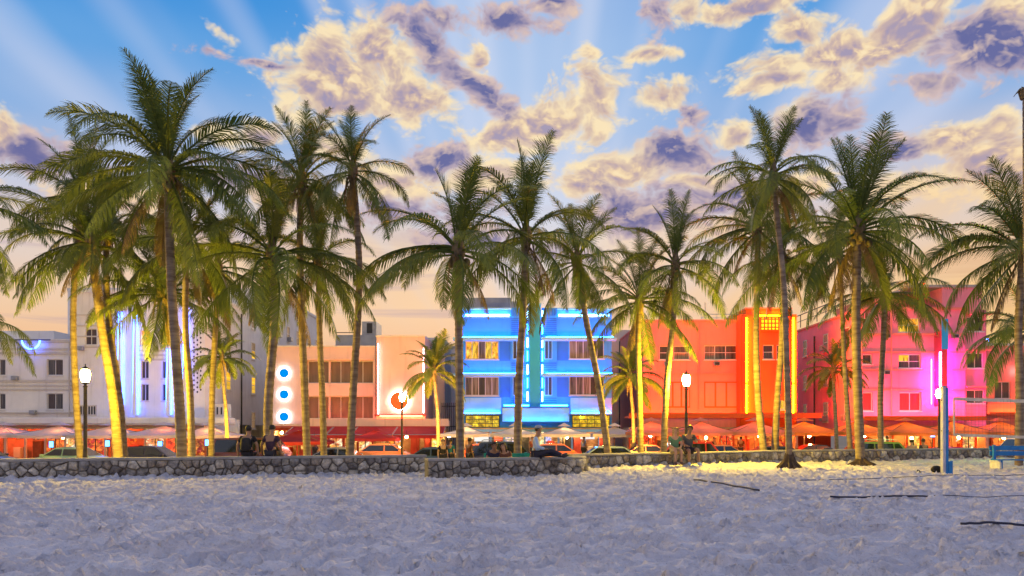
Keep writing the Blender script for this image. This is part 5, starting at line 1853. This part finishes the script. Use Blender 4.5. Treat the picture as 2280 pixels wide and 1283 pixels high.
car('black car at the left edge behind the wall', -40, 43.2, (.02, .02, .022), 'sedan')
car('pale lime green car behind the wall under the street lamp', 145, 43.2, (.42, .62, .28), 'sedan', True)
car('black car with violet sheen left of the tallest trunk', 345, 43.2, (.03, .025, .05), 'hatch')
car('dark maroon van behind the two men on the wall', 572, 43.4, (.10, .02, .02), 'van')
car('silver car behind the bowed palm', 768, 43.2, (.35, .33, .32), 'sedan')
car('orange car with lit tail lights below the round neon sign', 868, 51.8, (.62, .20, .05), 'hatch', False, lit=True)
car('dark blue-grey car left of the wall gap', 952, 43.2, (.05, .09, .15), 'sedan', True)
car('red-orange car behind the standing pair', 1062, 51.8, (.60, .12, .05), 'hatch', True)
car('dark sport utility vehicle behind the teal bench', 1138, 43.3, (.02, .03, .06), 'suv')
car('small orange car right of the man in the light blue shirt', 1246, 51.8, (.65, .17, .04), 'hatch')
car('pale blue hatchback behind the leaning palm', 1338, 43.2, (.32, .43, .55), 'hatch', True)
car('pink car between the blue and pink hotels', 1425, 51.8, (.62, .24, .20), 'sedan', True)
car('red car behind the seated couple', 1512, 43.3, (.45, .03, .03), 'suv', True)
car('orange sedan under the neon tower', 1615, 51.8, (.65, .22, .06), 'sedan')
car('navy car behind the bent yellow-lit trunk', 1705, 43.2, (.02, .025, .06), 'hatch', True)
car('olive green sport utility vehicle behind the stout palm', 1925, 43.3, (.14, .16, .04), 'suv', True)
car('magenta car behind the volleyball post', 2130, 43.2, (.42, .03, .20), 'sedan')
car('pale pink van at the right edge behind the blue bench', 2300, 43.4, (.62, .42, .38), 'van', True)
car('dark car behind the trunk in front of the neon tower', 1800, 51.8, (.05, .03, .03), 'sedan', True)

# bins on the pavement
for px, py, D, c, t in ((1842, 988, 40.6, (.05, .12, .04), 'green litter bin left of the stout palm'),):
    p = PT(px, py, D)
    r = empty('litter_bin', (p.x, D, -.83), t, 'litter bin')
    MB().lathe([(.26, 0), (.30, .1), (.32, 1.0), (.30, 1.05)], (0, 0, 0), 16).build('bin_body', mat('bin_green', c, .5, .15, 3), r, True)
    MB().lathe([(.34, 1.05), (.34, 1.12), (.20, 1.28), (.06, 1.33)], (0, 0, 0), 16).build('lid', M_dark, r, True)

# ground floodlights at the feet of the small palms
for px, D, c, st, t in ((490, 47.4, (1, .58, .03), 700, 'yellow ground floodlight at the foot of the small palm by the white hotel'), (962, 47.2, (1, .38, .03), 800, 'orange ground floodlight at the foot of the palm by the round sign'),
                        (1398, 49.0, (1, .42, .03), 800, 'orange ground floodlight at the foot of the palm between the hotels'), (1850, 50.6, (1, .12, .01), 700, 'red ground floodlight at the foot of the small reddish palm'), (1410, 32.0, (1, .62, .03), 500, 'yellow ground floodlight at the foot of the yellow-green palm')):
    z0 = -.82 if D > 40 else -.95
    r = empty('ground_floodlight', (WX(px, D), D, z0), t, 'floodlight', 'floodlights under the palms')
    MB().lathe([(.16, 0), (.18, .05), (.18, .14), (.165, .15)], (0, 0, 0), 12).build('housing', M_dark, r)
    MB().lathe([(.15, .151), (.14, .158)], (0, 0, 0), 12).build('lens', glow('flood_%d' % px, c, st * (24 if D > 40 else 1)), r)

# ---------------------------------------------------------------- people
SKIN = [mat('skin_light', (.50, .30, .21), .55, .06, 8), mat('skin_tan', (.34, .19, .12), .55, .06, 8), mat('skin_brown', (.20, .11, .07), .55, .06, 8)]
M_eye = mat('eye_dark', (.02, .015, .012), .2, .1, 8)


def skin_mesh(name, nodes, edges, radii, root_i, m, parent, sub=2):
    me = bpy.data.meshes.new(name)
    me.from_pydata([tuple(n) for n in nodes], edges, [])
    o = bpy.data.objects.new(name, me)
    link(o)
    sk = o.modifiers.new('skin', 'SKIN')
    sk.use_smooth_shade = True
    sb = o.modifiers.new('sub', 'SUBSURF')
    sb.levels = sb.render_levels = sub
    lay = me.skin_vertices[0] if me.skin_vertices else None
    if lay is None:
        bpy.context.view_layer.objects.active = o
        bpy.ops.object.modifier_remove
    for i, r in enumerate(radii):
        d = lay.data[i]
        rx, ry = r if hasattr(r, '__len__') else (r, r)
        d.radius = (rx, ry)
        d.use_root = (i == root_i)
    bpy.context.view_layer.update()
    dg = bpy.context.evaluated_depsgraph_get()
    ev = bpy.data.meshes.new_from_object(o.evaluated_get(dg))
    bpy.data.objects.remove(o)
    bpy.data.meshes.remove(me)
    ev.name = name
    ev.materials.clear()
    ev.materials.append(m)
    for p in ev.polygons:
        p.use_smooth = True
    q = bpy.data.objects.new(name, ev)
    q.parent = parent
    return link(q)


def pose_sit():
    J = dict(pel=(0, 0, .10), spi=(0, .03, .30), che=(0, .02, .50), nec=(0, -.01, .645), hb=(0, -.03, .73), hm=(0, -.045, .82), ht=(0, -.03, .90))
    for s, k in ((-1, 'l'), (1, 'r')):
        J['sh' + k] = (s * .185, .02, .555); J['el' + k] = (s * .25, -.06, .30); J['wr' + k] = (s * .15, -.28, .24); J['ha' + k] = (s * .12, -.36, .235)
        J['hi' + k] = (s * .095, 0, .08); J['kn' + k] = (s * .11, -.45, .09); J['an' + k] = (s * .11, -.43, -.36); J['to' + k] = (s * .12, -.58, -.41)
    return J


def pose_stand():
    J = dict(pel=(0, 0, .93), spi=(0, .01, 1.12), che=(0, .01, 1.32), nec=(0, 0, 1.47), hb=(0, -.015, 1.55), hm=(0, -.025, 1.64), ht=(0, -.015, 1.72))
    for s, k in ((-1, 'l'), (1, 'r')):
        J['sh' + k] = (s * .185, .01, 1.38); J['el' + k] = (s * .25, .03, 1.10); J['wr' + k] = (s * .26, -.04, .86); J['ha' + k] = (s * .255, -.06, .77)
        J['hi' + k] = (s * .095, 0, .90); J['kn' + k] = (s * .10, -.02, .49); J['an' + k] = (s * .10, .03, .08); J['to' + k] = (s * .12, -.13, .03)
    return J


def person(label, loc, rz, J, shirt, legs, skin=1, hair=(.02, .015, .012), hairlen=0, shoes=(.6, .62, .66), scale=1.0, short_sleeve=True, shorts=True, group=None, hat=None, face=True, tagx=None):
    root = empty('person', loc, label, 'person', group, rz)
    root.scale = (scale, scale, scale)
    V = lambda k: Vector(J[k])
    names = ['pel', 'spi', 'che', 'nec', 'hb', 'hm', 'ht']
    rad = [(.155, .115), (.135, .10), (.155, .105), (.055, .055), (.075, .085), (.083, .10), (.06, .07)]
    edges = [(0, 1), (1, 2), (2, 3), (3, 4), (4, 5), (5, 6)]
    for k in 'lr':
        i = len(names)
        names += ['sh' + k, 'el' + k, 'wr' + k, 'ha' + k]
        rad += [(.062, .062), (.043, .043), (.03, .03), (.036, .022)]
        edges += [(2, i), (i, i + 1), (i + 1, i + 2), (i + 2, i + 3)]
        i = len(names)
        names += ['hi' + k, 'kn' + k, 'an' + k, 'to' + k]
        rad += [(.095, .095), (.062, .062), (.042, .042), (.04, .03)]
        edges += [(0, i), (i, i + 1), (i + 1, i + 2), (i + 2, i + 3)]
    body = skin_mesh('body', [V(n) for n in names], edges, rad, 0, SKIN[skin], root)
    # fingers, thumb and face are part of the body mesh
    fb = MB()
    for s, k in ((-1, 'l'), (1, 'r')):
        w, hnd = V('wr' + k), V('ha' + k)
        d = (hnd - w).normalized()
        side = d.cross(Vector((0, 0, 1)))
        side = side.normalized() if side.length > .1 else Vector((1, 0, 0))
        dn = Vector((0, 0, -1)) if abs(d.z) < .8 else Vector((0, -1, 0))
        for q in range(4):
            b = hnd + side * (q - 1.5) * .019 + d * .01
            ln = (.075, .085, .08, .062)[q]
            fb.tube([b, b + d * ln * .5 + dn * .008, b + d * ln * .85 + dn * .03], [.0095, .009, .007], 5)
        b = w + (hnd - w) * .45 - side * s * .02
        fb.tube([b, b - side * s * .035 + d * .03, b - side * s * .035 + d * .065 + dn * .01], [.012, .011, .008], 5)
    hm = V('hm')
    up = (V('ht') - V('hb')).normalized()
    fw = Vector((0, -1, 0)) - up * Vector((0, -1, 0)).dot(up)
    fw.normalize()
    if tagx:
        fw = Vector(tagx).normalized()
    rt = fw.cross(up)
    if face:
        fb.add([hm + fw * .092 + up * .03 - rt * .008, hm + fw * .092 + up * .03 + rt * .008, hm + fw * .098 - up * .022 - rt * .016, hm + fw * .098 - up * .022 + rt * .016, hm + fw * .122 - up * .016], [(0, 1, 4), (0, 4, 2), (1, 3, 4), (2, 4, 3)])
        for s in (-1, 1):
            fb.ball(hm + rt * s * .088 + up * .0, .022, 6, 5, .5, 1, 1.3)
        fb.box(hm.x - .022, hm.x + .022, hm.y + fw.y * .088 - .012, hm.y + fw.y * .088 + .004, hm.z - .055, hm.z - .047)
    me = body.data
    bm = bmesh.new()
    bm.from_mesh(me)
    off = len(bm.verts)
    nv = [bm.verts.new(v) for v in fb.v]
    for f in fb.f:
        try:
            bm.faces.new([nv[i] for i in f])
        except ValueError:
            pass
    bm.to_mesh(me)
    bm.free()
    if face:
        for s in (-1, 1):
            MB().ball(hm + fw * .086 + rt * s * .033 + up * .022, .011, 6, 4).build('eye', M_eye, root)
    # shirt
    sc = mat('shirt_' + label[:26], shirt, .85, .12, 6.0, .3, 30)
    n2 = ['pel', 'spi', 'che', 'shl', 'shr']
    r2 = [(.168, .128), (.152, .118), (.170, .120), (.078, .078), (.078, .078)]
    e2 = [(0, 1), (1, 2), (2, 3), (2, 4)]
    pts = [V(n) for n in n2]
    pts[0] = V('pel') + Vector((0, 0, .02))
    for k, j in (('l', 3), ('r', 4)):
        t = .62 if short_sleeve else 1.0
        pts.append(V('sh' + k).lerp(V('el' + k), t)); r2.append((.062, .062)); e2.append((j, len(pts) - 1))
        if not short_sleeve:
            pts.append(V('el' + k).lerp(V('wr' + k), .9)); r2.append((.045, .045)); e2.append((len(pts) - 2, len(pts) - 1))
    skin_mesh('shirt', pts, e2, r2, 0, sc, root)
    lc = mat('legwear_' + label[:26], legs, .85, .12, 6.0, .3, 30)
    pts, r3, e3 = [V('pel') - Vector((0, 0, .0))], [(.17, .13)], []
    for k in 'lr':
        pts.append(V('hi' + k)); r3.append((.112, .112)); e3.append((0, len(pts) - 1))
        pts.append(V('hi' + k).lerp(V('kn' + k), .85 if shorts else 1.0)); r3.append((.088, .088) if shorts else (.078, .078)); e3.append((len(pts) - 2, len(pts) - 1))
        if not shorts:
            pts.append(V('kn' + k).lerp(V('an' + k), .95)); r3.append((.062, .062)); e3.append((len(pts) - 2, len(pts) - 1))
    skin_mesh('shorts' if shorts else 'trousers', pts, e3, r3, 0, lc, root)
    for k in 'lr':
        a, t = V('an' + k), V('to' + k)
        MB().tube([a + (a - t) * .35 + Vector((0, 0, -.01)), a + Vector((0, 0, -.005)), a.lerp(t, .6), t + (t - a) * .12], [.035, .056, .052, .03], 8).build('shoe', mat('shoe_' + label[:26], shoes, .6, .1, 6), root, True)
    # hair
    hc = mat('hair_' + label[:26], hair, .6, .3, 25, .5, 60)
    hb = MB()
    c = hm + up * .032 - fw * .018
    hb.ball(c, .108, 12, 9, .93, 1.03, .95)
    keep = [i for i, v in enumerate(hb.v) if not ((v - hm).dot(fw) > .045 and (v - hm).dot(up) < .06) and (v - hm).dot(up) > -.06 - hairlen * .02]
    ks = set(keep)
    hb.f = [f for f in hb.f if all(i in ks for i in f)]
    if hairlen:
        base = hm - fw * .075
        for q in range(9):
            x_ = (q - 4) / 4
            st = hm + rt * x_ * .092 - fw * .05 * (1 - abs(x_) * .6) + up * .05
            hb.tube([st, st - up * .11 - fw * .015, st - up * (.12 + .15 * hairlen) - fw * .005], [.03, .034, .016], 6)
    hb.build('hair', hc, root, True)
    if hat:
        q = MB()
        q.lathe([(.113, .045), (.115, .075), (.10, .11), (.06, .135), (.01, .142)], tuple(hm + up * .005 - fw * .01), 14)
        q.add([hm + fw * .095 + rt * .085 + up * .052, hm + fw * .095 - rt * .085 + up * .052, hm + fw * .19 - rt * .06 + up * .04, hm + fw * .19 + rt * .06 + up * .04], [(0, 1, 2, 3)])
        q.build('cap', mat('cap_' + label[:26], hat, .8, .1, 6), root, True)
    return root


# two men on the wall, seen from behind
J = pose_sit()
for k, s in (('l', -1), ('r', 1)):
    J['el' + k] = (s * .30, .04, .32); J['wr' + k] = (s * .30, -.02, .09); J['ha' + k] = (s * .29, -.05, .04)
J['hm'] = (0, -.07, .80); J['ht'] = (0, -.065, .88); J['nec'] = (0, -.03, .63); J['hb'] = (0, -.055, .71)
p = PT(550, 1018, 23.05)
r = person('person in black shirt with backpack on the wall, back to the beach', (p.x, 23.12, .60), pi, J, (.012, .012, .014), (.02, .02, .025), 1, scale=.98)
bp = MB().box(-.15, .15, .11, .27, .16, .56, .06).build('backpack', mat('backpack_black', (.02, .02, .022), .8, .2, 6), r, True)
p = PT(604, 1018, 23.3)
J2 = {k: v for k, v in J.items()}
J2['hm'] = (.02, -.10, .80); J2['ht'] = (.025, -.11, .88)
person('person in dark purple shirt on the wall before a palm trunk', (p.x, 23.32, .60), pi - .15, J2, (.05, .025, .05), (.03, .03, .04), 1, scale=1.0)

# pair on the teal bench behind the short wall
M_teal = mat('bench_teal', (.01, .30, .24), .6, .12, 4)


def bench(name, loc, w, m, legm, label, rz=0.0, seat_z=.45, z0=0.0, back=1, slats=2):
    r = empty(name, loc, label, 'bench', None, rz)
    for k in range(3):
        MB().box(-w / 2, w / 2, -.25 + k * .15, -.25 + k * .15 + .135, seat_z - .04, seat_z, .008).build('seat_plank', m, r)
    for k in range(slats):
        zz = seat_z + .12 + k * .19
        MB().box(-w / 2, w / 2, .235 + k * .03, .27 + k * .03, zz, zz + .155, .008).build('back_plank', m, r)
    for s in (-1, 1):
        x = s * (w / 2 - .12)
        MB().box(x - .045, x + .045, -.24, -.15, z0, seat_z - .043).box(x - .045, x + .045, .14, .232, z0, seat_z + .5).box(x - .04, x + .04, -.15, .14, seat_z - .13, seat_z - .045).build('leg', legm, r)
    return r


b = bench('park_bench', (WX(1128, 25.6), 25.6, -.30), 1.5, M_teal, M_teal, 'teal bench behind the short stone wall in the middle', 0, .45)
J = pose_sit()
J['nec'] = (0, -.10, .60); J['hb'] = (0, -.15, .665); J['hm'] = (0, -.18, .74); J['ht'] = (0, -.175, .82); J['che'] = (0, -.04, .48); J['shl'] = (-.185, -.05, .53); J['shr'] = (.185, -.05, .53)
person('person in navy shirt bowing forward on the teal bench', (WX(1100, 25.5), 25.5, .15), .12, J, (.03, .03, .07), (.05, .05, .06), 1, scale=.98)
J2 = dict(J); J2['hm'] = (-.03, -.17, .745); J2['ht'] = (-.03, -.165, .825)
person('person with brown top leaning against the one in navy', (WX(1124, 25.5), 25.48, .15), -.25, J2, (.16, .07, .05), (.06, .05, .05), 0, (.05, .025, .015), 1, scale=.94)

# man in light blue sitting sideways on the short wall
J = pose_sit()
J['kn' + 'l'] = (-.10, -.42, .20); J['an' + 'l'] = (-.10, -.80, .05); J['to' + 'l'] = (-.11, -.93, .10)
J['kn' + 'r'] = (.10, -.40, .09); J['an' + 'r'] = (.10, -.80, .03); J['to' + 'r'] = (.12, -.93, .07)
J['elr'] = (.26, .12, .32); J['wrr'] = (.25, .2, .08); J['har'] = (.25, .25, .04)
person('person in light blue shirt and cap stretched along the short wall', (WX(1196, 23.95), 23.75 + .12, .56), radians(78), J, (.38, .50, .72), (.03, .03, .05), 1, scale=1.0, short_sleeve=False, shorts=False, shoes=(.04, .04, .05), hat=(.25, .30, .42))

# couple facing the beach on the right stretch of the wall
J = pose_sit()
J['wrl'] = (-.10, -.27, .17); J['hal'] = (-.05, -.33, .17); J['wrr'] = (.12, -.26, .17); J['har'] = (.05, -.33, .17)
J['hm'] = (.02, -.06, .82)
p = PT(1499, 1008, 29.0)
person('blonde person in green top sitting on the wall beside the palm', (p.x, 28.72, .56), .1, J, (.10, .22, .13), (.45, .36, .22), 0, (.50, .34, .12), 1.6, (.20, .10, .07), scale=.98)
J = pose_sit()
J['elr'] = (.27, -.10, .36); J['wrr'] = (.10, -.28, .42); J['har'] = (.04, -.33, .47)
J['hm'] = (.03, -.09, .81); J['ht'] = (.03, -.085, .895); J['nec'] = (0, -.03, .64); J['hb'] = (.015, -.06, .72)
J['knr'] = (.20, -.43, .12); J['anr'] = (.24, -.40, -.36); J['tor'] = (.30, -.53, -.42)
p = PT(1530, 1008, 29.2)
person('person in grey shirt and dark shorts holding a phone on the wall', (p.x, 28.95, .56), .05, J, (.07, .075, .10), (.035, .03, .05), 1, (.015, .012, .01), 0, (.55, .68, .90), scale=1.06)
q = J['har']
ph = MB().box(-.02, .09, -.012, .0, -.07, .07, .008).build('mobile_phone', M_dark)
ph.location = (p.x + .05, 28.95 - .40, .56 + .52)
tag(ph, 'dark mobile phone held by the person in grey', 'phone')

# pedestrians behind the wall
for i, (px, D, rz, sh, lg, t) in enumerate(((986, 40.4, .4, (.02, .02, .025), (.02, .02, .03), 'standing person in black by the dark blue-grey car'), (1003, 40.7, 2.6, (.02, .16, .22), (.05, .05, .06), 'standing person in teal left of the blue hotel palm'),
                                     (1046, 40.5, 2.2, (.12, .04, .03), (.03, .03, .04), 'standing person in dark red right of the blue hotel palm'), (2030, 40.5, 2.8, (.45, .28, .22), (.05, .05, .06), 'standing person in pale top behind the right wall'), (2056, 40.5, 3.4, (.05, .05, .06), (.04, .04, .05), 'standing dark-haired person left of the volleyball post'),
                                     (700, 57.0, 1.0, (.3, .1, .06), (.05, .05, .06), 'passer-by between the trunks before the rose hotel'), (862, 56.5, 2.0, (.5, .45, .4), (.1, .1, .1), 'passer-by in a light top near the round sign'), (1185, 56.5, .6, (.25, .06, .05), (.05, .05, .06), 'passer-by at the blue hotel entrance'), (1300, 56.6, 2.2, (.1, .12, .3), (.03, .03, .03), 'passer-by under the right pale parasols'),
                                     (1590, 56.5, .8, (.04, .03, .03), (.04, .04, .05), 'dark passer-by right of the warm street lamp'), (1650, 56.8, 2.6, (.2, .05, .03), (.04, .04, .05), 'passer-by under the salmon parasols'), (1975, 56.6, 1.0, (.4, .3, .2), (.05, .05, .06), 'passer-by in a tan top before the hot pink hotel'))):
    person(t, (WX(px, D), D, -.83), rz, pose_stand(), sh, lg, i % 3, (.03, .02, .015), 0, (.1, .1, .1), scale=1.0 + .02 * (i % 3), shorts=i % 2 == 0, group='people on the pavements')

# ---------------------------------------------------------------- volleyball post and net
def paint_wood(name, a, b):
    return mat(name, a, .55, .12, 5.0, .3, 25, streak=.2)


M_pblue = mat('paint_blue', (.015, .20, .55), .5, .12, 5.0, .25, 25, streak=.2)
M_pwhite = mat('paint_chalky', (.42, .45, .62), .6, .12, 5.0, .25, 25, streak=.25)
D = 24.5
x = WX(2103, D)
zt = WZ(862, D)
r = empty('volleyball_post', (x, D, 0), 'square post painted blue and white for the beach volleyball net', 'post')
MB().box(-.085, .0, -.085, .085, -.3, zt, .008).build('post_half', M_pwhite, r)
MB().box(.002, .085, -.083, .083, -.3, zt - .02, .008).build('post_half', M_pblue, r)
MB().box(-.09, .09, -.09, .09, zt, zt + .03, .006).build('post_top', M_pblue, r)
MB().box(.087, .20, -.10, .10, -.2, .40, .01).box(.20, .23, -.06, .06, -.1, .42, .006).build('foot_block', M_pblue, r)
for z in (2.3, 1.35, .75):
    MB().tube([(-.1, 0, z), (.12, 0, z)], .02, 6).lathe([(.035, .08), (.035, .12)], (.0, 0, z), 8, 'x').build('hook', M_dark, r)
# net
nx0, nx1 = WX(2124, D), WX(2124, D) + 8.5
ztop, zbot = WZ(887, D), WZ(968, D)
r = empty('volleyball_net', (nx0, D, 0), 'white-taped volleyball net strung from the blue post', 'net')
M_tape = mat('net_tape', (.62, .56, .46), .8, .15, 6.0, .2, 20)
M_cordn = mat('net_cord', (.22, .17, .12), .8, .1, 6.0)


def sagz(t, z):
    return z - .10 * sin(pi * t)


def tape(z0, z1, name):
    vs_, fs_ = [], []
    n = 24
    for i in range(n + 1):
        t = i / n
        xx = (nx1 - nx0) * t
        w = .012 * sin(i * 1.7)
        for (yy, zz) in ((-.008, z0), (-.008, z1), (.008, z1), (.008, z0)):
            vs_.append((xx, yy + w, sagz(t, zz)))
    for i in range(n):
        for k in range(4):
            fs_.append((i * 4 + k, i * 4 + (k + 1) % 4, i * 4 + 4 + (k + 1) % 4, i * 4 + 4 + k))
    fs_ += [(0, 1, 2, 3), (n * 4 + 3, n * 4 + 2, n * 4 + 1, n * 4)]
    mesh_obj(name, vs_, fs_, M_tape, r)


tape(ztop - .07, ztop + .035, 'top_tape')
tape(zbot - .05, zbot + .04, 'bottom_tape')
MB().box(-.02, .03, -.012, .012, zbot - .02, ztop + .02).build('side_tape', M_tape, r)
nm = MB()
n = int((nx1 - nx0) / .11)
for i in range(1, n):
    t = i / n
    nm.tube([((nx1 - nx0) * t, 0, sagz(t, zbot)), ((nx1 - nx0) * t, 0, sagz(t, ztop))], .0035, 3, False)
for j in range(1, 10):
    z = zbot + (ztop - zbot) * j / 10
    nm.tube([((nx1 - nx0) * q / 12, 0, sagz(q / 12, z)) for q in range(13)], .0035, 3, False)
o = nm.build('net_mesh', M_cordn, r)
o['kind'] = 'stuff'
MB().tube([(x - nx0 + .09, 0, ztop - .02), (0, 0, ztop - .01)], .008, 4).tube([(x - nx0 + .09, 0, zbot), (0, 0, zbot)], .008, 4).build('guy_rope', M_cordn, r)

# blue bench at the right edge
b = bench('beach_bench', (WX(2213, 27.7) + 1.0, 27.7, sand_z(17.8, 27.7) - .04), 2.0, M_pblue, M_pblue, 'blue wooden bench at the right edge of the sand', 0.0, .40)
MB().box(-.98, -.90, -.30, .30, .0, .30, .02).box(-1.0, -.94, -.28, .28, .3, .36).build('end_panel', mat('bench_white', (.6, .62, .62), .6, .15, 6, .3, 20, streak=.3), b)

# sandals and bag by the post
M_sandal = mat('sandal_black', (.015, .014, .014), .7, .2, 8)
for px, py, a, t in ((2046, 1056, .4, 'black sandal lying alone on the sand'), (2082, 1055, 1.2, 'black sandal beside the foot of the volleyball post')):
    D = CAMH * FPX / (py - HZ)
    xx = WX(px, D)
    r = empty('sandal', (xx, D, sand_z(xx, D) + .03), t, 'sandal', None, a)
    MB().lathe([(.055, 0), (.06, .012), (.055, .025)], (-.06, 0, 0), 10).lathe([(.045, 0), (.05, .012), (.045, .025)], (.08, 0, 0), 10).box(-.1, .1, -.04, .04, .002, .024).build('sole', M_sandal, r)
    MB().tube([(.0, -.06, .01), (-.03, -.03, .07), (-.05, 0, .085), (-.03, .03, .07), (0, .06, .01)], .014, 5).build('strap', M_sandal, r)
D = 24.8
r = MB().ball((0, 0, .09), .16, 10, 8, 1.2, .8, .75).build('bag', M_sandal, None, True)
r.location = (WX(2094, D) - .12, D, sand_z(WX(2094, D), D))
tag(r, 'small black bag leaning on the volleyball post', 'bag')


def rope(pts, rad, label, seed=0, m=None):
    rg = random.Random(seed)
    w = []
    for i in range(len(pts) - 1):
        (x0, y0), (x1, y1) = pts[i], pts[i + 1]
        n = max(2, int(abs(x1 - x0) / 10))
        for k in range(n):
            t = k / n
            px, py = x0 + (x1 - x0) * t, y0 + (y1 - y0) * t
            D = CAMH * FPX / (py - HZ)
            xx = WX(px, D)
            w.append((xx, D + rg.uniform(-.02, .02), max(sand_z(xx + q_, D + e_) for q_ in (-.1, 0, .1) for e_ in (-.1, 0, .1)) + rad * .5))
    zs_ = [q[2] for q in w]
    w = [(q[0], q[1], sum(zs_[max(0, i - 3):i + 4]) / len(zs_[max(0, i - 3):i + 4]) + .012) for i, q in enumerate(w)]
    o = MB().tube(w, rad, 6).build('court_rope', m or M_dark, None, True)
    tag(o, label, 'rope', 'court lines on the sand')


M_strap = mat('court_strap', (.03, .035, .07), .7, .15, 6)
rope([(1545, 1077), (1600, 1086), (1650, 1096), (1700, 1107)], .022, 'dark rope end lying slantwise below the seated couple', 1, M_strap)
rope([(1850, 1118), (1900, 1115), (1970, 1114), (2075, 1113)], .02, 'dark thick strap lying flat on the sand below the stout palm', 2, M_strap)
rope([(1780, 1072), (1950, 1070), (2120, 1064), (2300, 1061)], .010, 'thin court line running under the volleyball post', 3, M_strap)
rope([(2138, 1185), (2200, 1190), (2300, 1196)], .018, 'dark strap at the lower right corner of the sand', 4, M_strap)
rope([(2080, 1113), (2190, 1112), (2300, 1111)], .008, 'thin end of the court line near the right edge', 5, M_strap)
